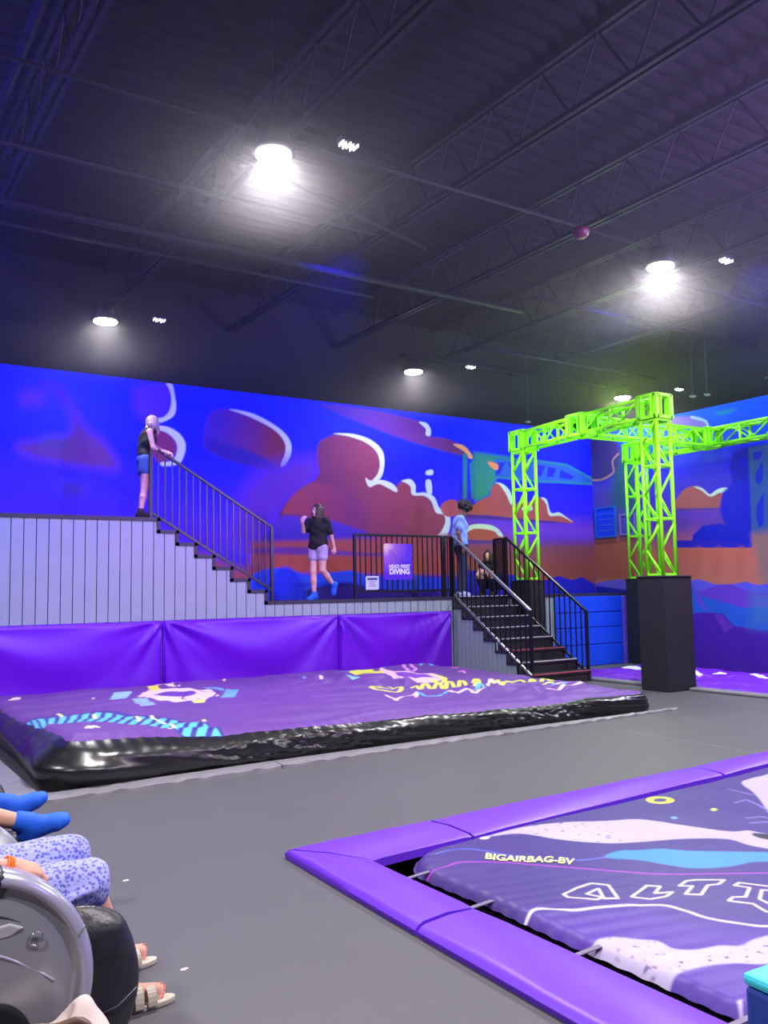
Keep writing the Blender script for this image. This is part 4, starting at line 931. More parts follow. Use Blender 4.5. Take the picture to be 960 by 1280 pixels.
# ------------------------------------------------------------------ far air bag along the right wall
gx = np.arange(11.40, 14.0, .025); gy = np.arange(3.6, 11.93, .025); U, V = np.meshgrid(gx, gy)
pf = Print(U, V, lin((105, 30, 200)))
K = dict(ox=720, oy=700, s=4., z=.02)
for L_ in ([(190, 522), (225, 521), (260, 527), (335, 539), (330, 547), (240, 538), (190, 530)], [(585, 560), (605, 557), (634, 574), (628, 584), (600, 579)], [(688, 568), (720, 561), (748, 566), (745, 575), (690, 574)], [(862, 576), (900, 572), (960, 591), (1010, 610), (1010, 622), (960, 605), (900, 586)]):
    pf.poly(Q(L_, **K), (235, 235, 250))
for L_ in ([(100, 535), (200, 560), (340, 570)], [(560, 605), (640, 580), (700, 590), (800, 585)], [(600, 620), (760, 615), (960, 640)], [(120, 590), (220, 580), (350, 600)]): pf.line(Q(L_, **K), (150, 70, 230), .04)
fb_ = empty('air_bag', (12.7, 8, -.6)); tag(fb_, 'far violet air bag with white dashes below the right wall mural', 'air bag')
ed = np.minimum(np.minimum(U - 11.4, 14 - U), np.minimum(V - 3.6, 11.93 - V))
Hf = .02 + wnoise(U, V, 4, 51) * .03 + np.abs(wnoise(U, V, 9, 52)) * .05 - .12 * (1 - np.clip(ed / .12, 0, 1)) ** 2
np_mesh('printed_top', np.stack([U - 12.7, V - 8, Hf + .6], -1).reshape(-1, 3), grid_faces(len(gx), len(gy)), m_bag, fb_, col=pf.c.reshape(-1, 3))
build('side_wall', MB().box(11.42 - 12.7, 13.97 - 12.7, 3.63 - 8, 11.9 - 8, 0, .52), m_vinyl, fb_)
for i, (a, b_) in enumerate(((9.22, 11.9), (6.3, 8.66), (3.5, 6.3))):
    o = build('edge_pad', MB().prism([(11.09, a + .004), (11.30, a + .004), (11.30, b_ - .004), (11.09, b_ - .004)], 'z', 0, .045), m_edge, bevel=.015, off=(11.2, (a + b_) / 2, 0)); o.location = (11.2, (a + b_) / 2, 0)
    tag(o, ('grey edge pad of the far air bag between stairs and big pedestal', 'grey edge pad of the far air bag right of the big pedestal', 'grey edge pad of the far air bag beyond the right edge of the photo')[i], 'floor pad')
# ------------------------------------------------------------------ ceiling lamps and small ceiling things
m_lens = bpy.data.materials.new('lamp_lens'); m_lens.use_nodes = True; b = m_lens.node_tree.nodes['Principled BSDF']
b.inputs['Base Color'].default_value = (1, 1, 1, 1); b.inputs['Emission Color'].default_value = (1, .97, .95, 1); b.inputs['Emission Strength'].default_value = 60
m_glow = bpy.data.materials.new('led_strip'); m_glow.use_nodes = True; b = m_glow.node_tree.nodes['Principled BSDF']
b.inputs['Emission Color'].default_value = (.9, .88, 1, 1); b.inputs['Emission Strength'].default_value = 3
m_house = mat('lamp_housing', (34, 34, 40), .6, spec=.2)
where = ['nearest and brightest, upper left of the ceiling', 'right side of the ceiling above the truss', 'far right beyond the photo', 'far left above the mural', 'centre of the ceiling near the back wall', 'directly above the lime truss', 'overhead behind the camera', 'overhead right behind the camera', 'overhead left behind the camera', 'left beyond the photo']
for i, (x, y) in enumerate(LAMPS):
    t = empty('ceiling_lamp', (x, y, LAMP_Z)); tag(t, 'round white high-bay lamp, ' + where[i], 'lamp', 'high-bay lamps under the roof')
    build('housing', MB().lathe([(.05, .16), (.14, .15), (.16, .02), (.19, -.02), (.20, -.06), (.165, -.065)], n=24), m_house, t, smooth=True)
    build('lens', MB().lathe([(.16, -.066), (.16, -.085), (.10, -.10)], n=24), m_lens, t)
    build('hanger', MB().tube([(0, 0, .15), (0, 0, ZC - LAMP_Z)], .008, 6), m_house, t)
for i, (x, y, l_) in enumerate(((4.0, 6.55, 'beside the brightest lamp'), (9.5, 6.55, 'beside the right ceiling lamp'), (10.05, 12.3, 'beside the centre ceiling lamp'), (4.25, 12.4, 'beside the far left lamp'), (15.0, 11.6, 'beside the lamp above the truss'))):
    t = empty('emergency_light', (x, y, 5.62)); tag(t, 'small dim strip light hanging ' + l_, 'lamp', 'small strip lights next to the big lamps')  # glowing strips built for the bright streaks beside each lamp
    build('housing', MB().box(-.10, .10, -.05, .05, .0, .05), m_house, t, bevel=.01)
    for k in range(5): build('led', MB().box(-.085 + k * .038, -.078 + k * .038, -.045 + .02 * (k % 2), .045, -.03 - .012 * (k % 2), 0), m_glow, t)
    build('hanger', MB().tube([(0, 0, .05), (0, 0, ZC - 5.62)], .005, 5), m_house, t)
p = onz(726, 291, 5.6)
t = empty('stage_light', p); tag(t, 'small reddish stage light hung on a cable loop', 'lamp'); m_red = mat('red_housing', (90, 32, 50), .5, emit=.05)
build('body', MB().lathe([(.03, .06), (.09, .05), (.10, 0), (.07, -.05), (.02, -.06)], n=16), m_red, t, smooth=True)
build('cable_loop', MB().tube([(.10 * math.cos(a), .02, .30 + .17 * math.sin(a)) for a in np.linspace(-1.57, 4.6, 22)], .008, 6), m_house, t, smooth=True)
build('hanger', MB().tube([(0, 0, .05), (0, 0, ZC - p[2])], .008, 6), m_house, t)
for i, (px, py) in enumerate(((660, 528), (866, 496), (884, 494))):
    p = onz(px, py, 4.95); t = empty('sprinkler', p); tag(t, ('sprinkler drop pipe hanging left of the truss top', 'sprinkler head right of the tall tower, left one', 'sprinkler head right of the tall tower, right one')[i], 'sprinkler')
    build('pipe', MB().tube([(0, 0, .02), (0, 0, ZC - p[2])], .010, 6), mat('pipe_dark', (40, 44, 44), .6, spec=.2), t)
    build('head', MB().lathe([(.015, .03), (.05, .02), (.05, .0), (.01, -.02)], n=10).beam((-.09, 0, .01), (.09, 0, .01), .015), mat('pipe_grey', (110, 120, 115), .4), t)
# ------------------------------------------------------------------ people
def vec(*a): return np.array(a, float)
def nrm(v): v = np.array(v, float); return v / np.linalg.norm(v)
STAND = dict(pel=(0, 0, .95), waist=(.0, 0, 1.10), chest=(.0, 0, 1.27), neck=(0, 0, 1.43), head=(.015, 0, 1.57), face=(1, 0, 0), hup=(0, 0, 1),
             shL=(0, .165, 1.38), shR=(0, -.165, 1.38), elL=(-.03, .22, 1.12), elR=(-.03, -.22, 1.12), wrL=(.04, .23, .88), wrR=(.04, -.23, .88),
             haL=(.15, 0, -1), haR=(.15, 0, -1), pnL=(0, -1, 0), pnR=(0, 1, 0), hpL=(0, .085, .92), hpR=(0, -.085, .92), knL=(.02, .09, .50), knR=(.02, -.09, .50),
             anL=(0, .09, .09), anR=(0, -.09, .09), toL=(1, .1, -.1), toR=(1, -.1, -.1))
def hand_prims(w_, d, pn, side, curl=.4, s=1., spread=1.0):
    """palm, four fingers of unequal length with two bends, thumb from the side of the palm"""
    w_ = np.array(w_, float); d = nrm(d); pn = np.array(pn, float); pn = nrm(pn - d * pn.dot(d)); lat = np.cross(d, pn) * side; P = []
    R = [d, lat, pn]; c = w_ + d * .045 * s
    P.append(('e', c, (.052 * s, .040 * s, .017 * s), R)); P.append(('c', w_ + d * .01 * s, w_ + d * .06 * s, .022 * s, .020 * s))
    for lo_, L in ((.030, .062), (.010, .076), (-.010, .070), (-.029, .054)):
        b0 = w_ + d * (.082 - abs(lo_) * .15) * s + lat * lo_ * s * spread; P.append(('c', c + lat * lo_ * .7 * s, b0, .013 * s, .0100 * s, .008))
        a = curl; p = b0; L1 = L * .45 * s
        for k, (ll, r0, r1) in enumerate(((L1, .0098, .009), (L * .32 * s, .009, .0082), (L * .26 * s, .0082, .0068))):
            dd = nrm(d * math.cos(a) + pn * math.sin(a) + lat * lo_ * 2.2 * spread); q = p + dd * ll; P.append(('c', p, q, r0 * s, r1 * s, .005)); p = q; a += curl * 1.15
    b0 = w_ + d * .022 * s + lat * .030 * s; q = b0 + nrm(lat * .8 + d * .7 + pn * .35) * .038 * s; P.append(('c', b0, q, .0145 * s, .0115 * s))
    P.append(('c', q, q + nrm(d * .9 + lat * .25 + pn * .5) * .032 * s, .0115 * s, .0085 * s)); return P
def body_prims(J, female=True, curl=.4, handscale=1., feet=True):
    g = {k: np.array(v, float) for k, v in J.items()}; P = []
    f = nrm(g['face']); u = np.array(g['hup'], float); u = nrm(u - f * u.dot(f)); l = np.cross(u, f); H = g['head']; B = [f, l, u]
    P += [('e', H + u * .02, (.092, .074, .098), B), ('e', H + f * .022 - u * .055, (.062, .052, .058), B), ('c', H + f * .045 - u * .085, H + f * .06 - u * .09, .028, .022),
          ('c', H + f * .085 + u * .005, H + f * .105 - u * .025, .010, .014), ('c', H + f * .082 - u * .055 - l * .014, H + f * .082 - u * .055 + l * .014, .011, .011),
          ('-c', H + f * .102 + u * .012 + l * .03, H + f * .102 + u * .012 + l * .032, .014, .014), ('-c', H + f * .102 + u * .012 - l * .03, H + f * .102 + u * .012 - l * .032, .014, .014),
          ('e', H + l * .075 - u * .005, (.020, .009, .030), B), ('e', H - l * .075 - u * .005, (.020, .009, .030), B)]
    P += [('c', H - u * .06 - f * .015, g['neck'] - (0, 0, .02), .05, .055)]
    sh = g['shL'] - g['shR']; sd = nrm(sh); up = nrm(g['neck'] - g['pel']); fw = np.cross(sd, up); fw = nrm(fw); T = [fw, sd, np.cross(fw, sd)]
    P += [('e', g['chest'], (.105, .150 if female else .165, .17), T), ('e', g['waist'], (.088, .118 if female else .13, .14), T), ('e', g['pel'], (.105, .155 if female else .145, .125), T)]
    P += [('c', g['neck'] - up * .03, g['shL'] * .8 + g['neck'] * .2 - up * .02, .05, .05), ('c', g['neck'] - up * .03, g['shR'] * .8 + g['neck'] * .2 - up * .02, .05, .05)]
    if female: P += [('e', g['chest'] + fw * .075 + sd * .07 - up * .01, (.045, .055, .055), T), ('e', g['chest'] + fw * .075 - sd * .07 - up * .01, (.045, .055, .055), T)]
    for s_, sg_ in (('L', 1), ('R', -1)):
        P += [('c', g['sh' + s_], g['el' + s_], .048, .036), ('c', g['el' + s_], g['wr' + s_], .036, .024)]
        P += hand_prims(g['wr' + s_], g['ha' + s_], g['pn' + s_], -sg_, curl, handscale)
        P += [('c', g['hp' + s_], g['kn' + s_], .088, .055), ('c', g['kn' + s_], g['kn' + s_] * .6 + g['an' + s_] * .4, .054, .052), ('c', g['kn' + s_] * .6 + g['an' + s_] * .4, g['an' + s_], .052, .034)]
        if feet:
            t_ = nrm(g['to' + s_]); sn = nrm(g['an' + s_] - g['kn' + s_]); dn = sn - t_ * sn.dot(t_); dn = nrm(dn); a = g['an' + s_]; lt = np.cross(dn, t_)
            P += [('c', a, a + dn * .045 - t_ * .03, .034, .034), ('c', a + dn * .03, a + dn * .055 + t_ * .12, .034, .028), ('c', a + dn * .055 - t_ * .02, a + dn * .062 + t_ * .12, .028, .026)]
            for k in range(5): P.append(('c', a + dn * .064 + t_ * .11 + lt * (k - 2) * .014, a + dn * .068 + t_ * (.165 - abs(k - 1) * .008) + lt * (k - 2) * .017, .016, .0105, .006))
    return P
def frame(J):
    g = {k: np.array(v, float) for k, v in J.items()}; sd = nrm(g['shL'] - g['shR']); up = nrm(g['neck'] - g['pel']); fw = nrm(np.cross(sd, up)); return g, [fw, sd, np.cross(fw, sd)]
m_lip = mat('lips', (165, 85, 90), .5); m_eye = mat('eye_dark', (30, 24, 28), .3)
class Human:
    def __init__(s, label, base, H, F, pose, skin, female=True, curl=.4, group=None, vox=.008, up=(0, 0, 1), hands=1., scale=None):
        s.k = scale or H / 1.7; s.t = empty('person', base); tag(s.t, label, 'person', group)
        F = nrm(F); Uv = nrm(up); L = nrm(np.cross(Uv, F)); F = np.cross(L, Uv); s.R = np.stack([F, L, Uv]); s.J = dict(STAND); s.J.update(pose); s.vox = vox
        s.P = body_prims(s.J, female, curl, hands); s.body = s.add('body', s.P, skin, k=.022); g = s.J; f = nrm(g['face']); u = nrm(np.array(g['hup']) - f * np.dot(g['hup'], f)); l = np.cross(u, f); Hc = np.array(g['head'])
        for e_ in (1, -1): s.add('eye', [('e', Hc + f * .084 + u * .012 + l * .03 * e_, (.009, .014, .009), [f, l, u])], m_eye, v=.004, k=.005)
        s.add('mouth', [('e', Hc + f * .091 - u * .055, (.006, .024, .008), [f, l, u])], m_lip, v=.004, k=.005)
        s.fr = (Hc, f, l, u)
    def xf(s, V): return (V @ s.R) * s.k
    def add(s, name, P, m, k=.03, v=None, clip=None, disp=None): return sdf_obj(name, P, v or s.vox, m, s.t, k, clip, s.xf, disp)
    def shirt(s, m, hem=.93, sleeve=.55, inf=.014, tank=False, loose=.0, clip=None):
        g, T = frame(s.J); P = [('e', g['chest'] + T[0] * .05, (.095 + inf, .155 + inf, .12), T), ('e', g['chest'], (.105 + inf, .155 + inf, .175 + inf), T), ('e', g['waist'], (.095 + inf + loose, .125 + inf + loose, .17), T), ('e', g['pel'] + (0, 0, .02), (.105 + inf + loose, .155 + inf + loose, .14), T)]
        if not tank:
            up = nrm(g['neck'] - g['pel'])
            for q in 'LR':
                P += [('c', g['neck'] - up * .045, g['sh' + q] - up * .01, .055, .054 + inf * .3)]
                if sleeve: P.append(('c', g['sh' + q], g['sh' + q] + (g['el' + q] - g['sh' + q]) * sleeve, .050 + inf, .052 + inf))
        else:
            for q in 'LR': P.append(('c', g['chest'] + T[1] * (.07 if q == 'L' else -.07) + T[2] * .08, g['neck'] * .6 + g['sh' + q] * .4, .05, .038))
        cl = clip if clip is not None else [lambda X, Y, Z: hem - Z + 0 * X + 0 * Y]
        return s.add('shirt', P, m, k=.05, clip=cl, disp=lambda V: V + .006 * np.stack([np.sin(V[:, 2] * 38 + V[:, 1] * 22), np.sin(V[:, 2] * 31 + V[:, 0] * 25), 0 * V[:, 0]], 1))
    def pants(s, m, frac=.45, inf=.012, name='shorts', flare=.01):
        g, T = frame(s.J); P = [('e', g['pel'], (.105 + inf, .158 + inf, .115), T)]
        for q in 'LR':
            h_, k_, a_ = g['hp' + q], g['kn' + q], g['an' + q]
            if frac <= 1: P.append(('c', h_, h_ + (k_ - h_) * frac, .09 + inf, .082 + inf + flare - .02 * frac))
            else: P += [('c', h_, k_, .09 + inf, .062 + inf), ('c', k_, a_, .062 + inf, .05 + inf)]
        return s.add(name, P, m, k=.03, clip=[lambda X, Y, Z: Z - (g['pel'][2] + .10) + 0 * X + 0 * Y] if abs(T[2][2]) > .7 else None)
    def shoes(s, m, name='shoe', inf=.008, high=.02):
        g, _ = frame(s.J)
        for q in 'LR':
            t_ = nrm(g['to' + q]); sn = nrm(g['an' + q] - g['kn' + q]); dn = nrm(sn - t_ * sn.dot(t_)); a = g['an' + q]
            lt = np.cross(dn, t_); i2 = inf + .006
            s.add(name, [('c', a - sn * high, a, .040 + i2, .038 + i2), ('c', a, a + dn * .045 - t_ * .03, .036 + i2, .034 + i2), ('c', a + dn * .02, a + dn * .055 + t_ * .12, .040 + i2, .030 + i2), ('c', a + dn * .055 - t_ * .02, a + dn * .062 + t_ * .12, .028 + i2, .026 + i2),
                ('c', a + dn * .060 + t_ * .12 + lt * .022, a + dn * .064 + t_ * .155 + lt * .022, .020 + i2, .013 + i2), ('c', a + dn * .060 + t_ * .12 - lt * .022, a + dn * .064 + t_ * .160 - lt * .022, .020 + i2, .013 + i2), ('c', a + dn * .060 + t_ * .12, a + dn * .064 + t_ * .163, .022 + i2, .014 + i2)], m, k=.02)
    def long_hair(s, m, length=.35, over_face=False, back=True):
        Hc, f, l, u = s.fr; P = [('e', Hc + u * .030 - f * .012, (.100, .086, .102), [f, l, u])]; dn = np.array((0, 0, -1.))
        P.append(('-e', Hc + f * .085 - u * .03, (.055, .06, .085), [f, l, u])) if not over_face else None
        r = random.Random(5)
        for a in np.linspace(-2.35, 2.35, 15):
            if over_face: a *= 1.3
            d = -f * math.cos(a) + l * math.sin(a); st = Hc + u * .03 + np.array(d) * .078 - (0 if over_face else f * .01); L_ = length * (1 + r.uniform(-.12, .12)); q = st + dn * L_ * .5 + d * .02 + l * r.uniform(-.01, .01)
            P += [('c', st, q, .028, .024), ('c', q, q + dn * L_ * .5 + d * .0, .024, .010)]
        P = [p for p in P if p]
        return s.add('hair', P, m, k=.012, v=.006, disp=lambda V: V + .003 * np.stack([np.sin(V[:, 0] * 210 + V[:, 1] * 90), np.sin(V[:, 1] * 190), 0 * V[:, 0]], 1))
sk1 = mat('skin_light', (222, 170, 165), .5, spec=.3); sk2 = mat('skin_brown', (128, 84, 70), .5, spec=.3); sk3 = mat('skin_tan', (214, 160, 140), .5, spec=.3)
h_blond = mat('hair_blonde', (150, 125, 130), .5, noise=.35, nscale=60); h_brown = mat('hair_brown', (62, 40, 38), .45, noise=.3, nscale=60); h_dark = mat('hair_black', (24, 18, 20), .6, noise=.3, nscale=60)
c_black = mat('cloth_black', (24, 22, 28), .8); c_denim = mat('denim', (62, 92, 160), .8, noise=.2, nscale=25); c_floral = mat('floral_shorts', (178, 160, 205), .8, noise=.55, nscale=16)
c_tee = mat('pale_blue_tee', (128, 160, 232), .8, noise=.08); c_jean = mat('dark_jeans', (40, 44, 78), .8, noise=.3, nscale=10); c_sock = mat('blue_sock', (20, 95, 225), .7); c_sneak = mat('pale_sneaker', (170, 180, 225), .6)
# girl at the top rail
p1 = Human('blonde person in black tank top and denim shorts gripping the upper stair railing', (4.17, 12.82, ZU), 1.60, (1, -.05, 0),
    dict(pel=(.0, 0, .95), waist=(.0, 0, 1.10), chest=(.03, 0, 1.26), neck=(.05, 0, 1.42), head=(.12, 0, 1.53), face=(.9, 0, -.45), hup=(.3, 0, 1), shL=(.05, .16, 1.37), shR=(.04, -.16, 1.37),
         elR=(.08, -.20, 1.11), wrR=(.20, -.17, 1.07), haR=(1, .0, -.3), pnR=(0, 0, -1), elL=(.20, .12, 1.17), wrL=(.34, -.10, 1.06), haL=(.7, -.5, -.35), pnL=(0, 0, -1), hpL=(.0, .085, .92), hpR=(-.01, -.085, .92), knR=(-.01, -.08, .50), knL=(.03, .09, .50), anR=(-.07, -.08, .09), anL=(-.03, .09, .09)), sk1, curl=.7)
p1.shirt(c_black, hem=1.0, tank=True); p1.pants(c_denim, .38); p1.shoes(c_black); p1.long_hair(h_blond, .16, over_face=True)
# girl walking on the landing
p2 = Human('person with long brown hair, black T-shirt and patterned shorts walking left on the landing', (7.12, 12.83, ZD), 1.60, (-1, -.35, 0),
    dict(pel=(0, 0, .95), chest=(.0, 0, 1.27), face=(1, -.15, .05), shL=(-.03, .165, 1.38), shR=(.05, -.16, 1.38), elL=(-.12, .20, 1.13), wrL=(-.20, .20, .91), haL=(-.2, 0, -1), elR=(.17, -.19, 1.20), wrR=(.30, -.10, 1.36), haR=(-.1, .3, 1), pnR=(-1, 0, 0),
         hpL=(-.01, .085, .92), hpR=(.01, -.085, .92), knR=(.06, -.07, .50), anR=(.04, -.07, .09), toR=(1, 0, -.1), knL=(-.02, .08, .52), anL=(-.30, .08, .26), toL=(.45, 0, -1)), sk1, curl=.6)
p2.shirt(c_black, hem=.88, sleeve=.75, loose=.02); p2.pants(c_floral, .42); p2.shoes(c_sock, 'sock', inf=.010); p2.long_hair(h_brown, .36)
# boy at the stair head
p3 = Human('person with bushy dark hair, pale blue T-shirt and jeans at the stair head', (10.13, 12.84, ZD), 1.74, (1, -.28, 0),
    dict(pel=(-.02, 0, .95), waist=(-.02, 0, 1.10), chest=(-.02, 0, 1.27), neck=(.0, 0, 1.44), head=(.07, 0, 1.565), face=(.85, 0, -.55), hup=(.5, 0, 1), shR=(-.05, -.175, 1.38), shL=(.02, .175, 1.38), elR=(-.12, -.21, 1.12), wrR=(-.06, -.22, .87), elL=(.05, .22, 1.10), wrL=(.16, .20, .88), haL=(.4, 0, -1),
         knR=(.0, -.09, .50), anR=(-.06, -.09, .09), knL=(.10, .09, .51), anL=(.06, .09, .09)), sk2, female=False, curl=.5)
p3.shirt(c_tee, hem=.90, sleeve=.6, loose=.03, inf=.018); p3.pants(c_jean, 2, name='jeans'); p3.shoes(c_sneak)
Hc, f, l, u = p3.fr; r = random.Random(3); AP = [('e', Hc + u * .055 - f * .01, (.125, .130, .095), [f, l, u]), ('-e', Hc + f * .115 - u * .05, (.07, .08, .085), [f, l, u])]
for i in range(90):
    a, b_ = r.uniform(0, 6.28), math.acos(r.uniform(-.25, 1)); d = f * math.cos(a) * math.sin(b_) + l * math.sin(a) * math.sin(b_) + u * math.cos(b_)
    if d.dot(f) > .55 and d.dot(u) < .25: continue
    c_ = Hc + u * .055 - f * .01 + d * np.array((.125)) * r.uniform(.85, 1.05); AP.append(('c', c_, c_ + d * .008, .026, .022))
p3.add('hair', AP, h_dark, k=.008, v=.006)
# crouching girl at the back of the landing
p4 = Human('dark-haired person in black crouching at the back of the landing', (11.42, 13.55, ZD), 1.55, (-1, -.5, 0),
    dict(pel=(-.05, 0, .26), waist=(-.03, 0, .40), chest=(.02, 0, .56), neck=(.04, 0, .72), head=(.08, 0, .86), face=(1, .1, -.1), shL=(.04, .16, .67), shR=(.04, -.16, .67), elL=(.20, .19, .47), elR=(.20, -.19, .47), wrL=(.36, .10, .52), wrR=(.36, -.08, .50), haL=(.3, -1, -.2), haR=(.3, 1, -.2), pnL=(-1, 0, 0), pnR=(-1, 0, 0),
         hpL=(.0, .10, .24), hpR=(.0, -.10, .24), knL=(.34, .13, .44), knR=(.34, -.13, .44), anL=(.10, .12, .09), anR=(.10, -.12, .09)), sk1)
p4.shirt(c_black, hem=.2, sleeve=.25); p4.pants(c_jean, 2, name='trousers'); p4.shoes(c_black); p4.long_hair(h_dark, .30)
# someone lying on the far air bag at the edge of the photo
q = onx(963, 822, 12.6)
p5 = Human('person in blue lying on the far air bag at the right edge of the photo', (12.62, q[1] - 1.52, .17), 1.55, (0, 0, 1), {}, sk1, up=(.05, 1, 0), vox=.012)
p5.shirt(c_sock, hem=.93, sleeve=.8); p5.pants(c_jean, 2, name='trousers'); p5.long_hair(h_brown, .1)

# ------------------------------------------------------------------ massage chairs along the left edge
m_silver = mat('silver_plastic', (150, 150, 158), .28, metal=.35, coat=.4, noise=.03); m_silver2 = mat('pale_silver', (172, 170, 192), .25, metal=.3, coat=.4); m_leather = mat('black_leather', (34, 32, 40), .42, bump=.15, bscale=40, spec=.6)
m_grey = mat('grey_panel', (168, 168, 172), .35); m_chrome = mat('chrome', (225, 222, 230), .15, metal=1.)
def massage_chair(label, loc, detail=True, legrest=0.):
    t = empty('massage_chair', loc); tag(t, label, 'chair', 'massage chairs along the left edge')
    def disc(prof, cx, cz, n=64):
        mb = MB(); vs = []; fc = []
        for r_, y in prof:
            for k in range(n): a = 2 * math.pi * k / n; vs.append((cx + r_ * math.cos(a), y, cz + r_ * math.sin(a)))
        for i in range(len(prof) - 1):
            for k in range(n): k2 = (k + 1) % n; fc.append((i * n + k, i * n + k2, (i + 1) * n + k2, (i + 1) * n + k))
        fc += [tuple(range(n)), tuple((len(prof) - 1) * n + k for k in range(n - 1, -1, -1))]; return mb.add(vs, fc)
    for sgn in (-1, 1):
        y = lambda v: sgn * v; nm = 'side_shell'
        sh_ = build(nm, disc([(.375, y(.36)), (.378, y(.42)), (.372, y(.445)), (.355, y(.455)), (.338, y(.458)), (.332, y(.446)), (.30, y(.456)), (.2, y(.468)), (.02, y(.47))], .44, .385 - .01), m_silver, t, smooth=True)
        if not detail: continue
        rim = build('rim_band', disc([(.379, y(.38)), (.381, y(.43)), (.372, y(.452)), (.352, y(.464)), (.334, y(.466)), (.334, y(.40))], .44, .375), m_silver2, sh_, smooth=True)
        yy = y(.470)
        build('button_ring', MB().tube([(.635 + .020 * math.cos(a), yy, .525 + .020 * math.sin(a)) for a in np.linspace(0, 6.283, 25)], .0025, 6, cap=False), m_chrome, sh_, smooth=True)
        def arc(name, pts, r_, m): build(name, MB().tube(catmull(np.array(pts), 8, False).tolist(), r_, 8), m, sh_, smooth=True)
        arc('ridge', [(.38, y(.468), .53), (.52, y(.466), .50), (.64, y(.462), .425), (.69, y(.460), .385)], .006, m_silver2)
        arc('groove', [(.38, y(.468), .44), (.50, y(.467), .42), (.60, y(.464), .36), (.655, y(.460), .30)], .003, mat('groove_dark', (70, 68, 76), .5))
        arc('groove', [(.40, y(.468), .635), (.52, y(.463), .615), (.60, y(.458), .575)], .003, mat('groove_dark', (70, 68, 76), .5))
        build('light_panel', MB().prism([(.34, .575), (.56, .585), (.60, .565), (.56, .545), (.34, .53)], 'y', y(.450), y(.470)), m_grey, sh_, bevel=.006)
        build('arm_opening', disc([(.12, y(.44)), (.125, y(.476)), (.105, y(.478))], .50, .24), m_black, sh_, smooth=True)
        build('notch', MB().beam((.766, y(.466), .505), (.785, y(.462), .53), .003, .006), m_chrome, sh_)
    def S(name, P, k=.05, v=.018): return sdf_obj(name, P, v, m_leather, t, k)
    S('armrest', [('b', (.30, -.40, .70), (.26, .07, .05), None, .04)]); S('armrest', [('b', (.30, .40, .70), (.26, .07, .05), None, .04)])
    S('seat', [('b', (.42, 0, .40), (.42, .32, .09), None, .06)]); S('backrest', [('b', (-.22, 0, .80), (.10, .34, .50), [nrm((1, 0, .45)), (0, 1, 0), nrm((-.45, 0, 1))], .08), ('b', (-.42, 0, 1.32), (.09, .2, .14), [nrm((1, 0, .45)), (0, 1, 0), nrm((-.45, 0, 1))], .07)], v=.022)
    if legrest:
        S('leg_rest', [('b', (.72, 0, .25), (.34, .40, .07), [nrm((1, 0, -.05)), (0, 1, 0), nrm((.05, 0, 1))], .06), ('b', (.80, -.34, .29), (.24, .06, .08), None, .05), ('b', (.80, .34, .29), (.24, .06, .08), None, .05), ('b', (.80, 0, .29), (.24, .04, .07), None, .04)])
        build('stitch', MB().tube([(.98, -.4, .33), (1.035, -.2, .30), (1.035, .2, .30), (.98, .4, .33)], .004, 5), m_grey, t)
    else:
        for yy in (-.29, .30):
            S('calf_wing', [('e', (.80, yy, .27), (.215, .065, .27)), ('b', (.82, yy, .41), (.13, .055, .06), [nrm((1, 0, .12)), (0, 1, 0), nrm((-.12, 0, 1))], .04), ('b', (.78, yy, .12), (.15, .06, .12), None, .05)], k=.06, v=.012)
        S('calf_back', [('b', (.70, 0, .27), (.08, .30, .20), None, .05), ('b', (.80, 0, .25), (.12, .035, .18), None, .03)], v=.014)
        build('piping', MB().tube([(.84, -.370, .20), (.92, -.368, .215), (.99, -.345, .25)], .003, 6), mat('piping_grey', (90, 88, 100), .5), t, smooth=True)
    build('base', MB().box(.05, .70, -.33, .33, 0, .30), m_black, t, bevel=.03)
    return t
massage_chair('silver and black massage chair with curved silver side shell at the lower left corner', (0, 3.43, 0))
massage_chair('massage chair with raised black leg rest under the blue-socked feet', (0, 4.98, 0), False, 1.)
massage_chair('black massage chair leg rest farthest along the left edge beside the big air bag', (.09, 5.97, 0), False, 1.)
# woman seated in the near chair
W = Human('seated person in a blue floral dress with orange wristband and beige sandals', (0, 3.43, 0), 1.7, (1, 0, 0),
    dict(pel=(.36, 0, .575), waist=(.25, 0, .68), chest=(.12, 0, .84), neck=(.0, 0, 1.0), head=(-.02, 0, 1.16), face=(1, 0, -.1), hup=(-.1, 0, 1), shL=(.02, .17, .96), shR=(.02, -.17, .96), elR=(.32, -.31, .76), wrR=(.595, -.275, .70), haR=(1, .12, -.38), pnR=(-.2, .1, -1),
         elL=(.22, .28, .76), wrL=(.45, .22, .72), haL=(1, -.3, -.1), pnL=(0, 0, -1), hpL=(.38, .10, .545), hpR=(.38, -.10, .545), knR=(.875, -.145, .55), knL=(.86, .09, .57), anR=(1.07, .045, .095), anL=(1.13, .42, .095), toR=(1, -.02, -.03), toL=(1, .05, -.03)), sk3, vox=.005, curl=.5, hands=1.12)
mD = mat('floral_dress', (122, 130, 222), .85, sheen=.2)
nt = mD.node_tree; vz = nt.nodes.new('ShaderNodeTexVoronoi'); vz.inputs['Scale'].default_value = 75; nz = nt.nodes.new('ShaderNodeTexNoise'); nz.inputs['Scale'].default_value = 110; nz.inputs['Detail'].default_value = 2
tc = nt.nodes.new('ShaderNodeTexCoord'); nt.links.new(tc.outputs['Object'], vz.inputs['Vector']); nt.links.new(tc.outputs['Object'], nz.inputs['Vector'])
ml = nt.nodes.new('ShaderNodeMath'); ml.operation = 'MULTIPLY_ADD'; nt.links.new(vz.outputs['Distance'], ml.inputs[0]); ml.inputs[1].default_value = .9; nt.links.new(nz.outputs['Fac'], ml.inputs[2])
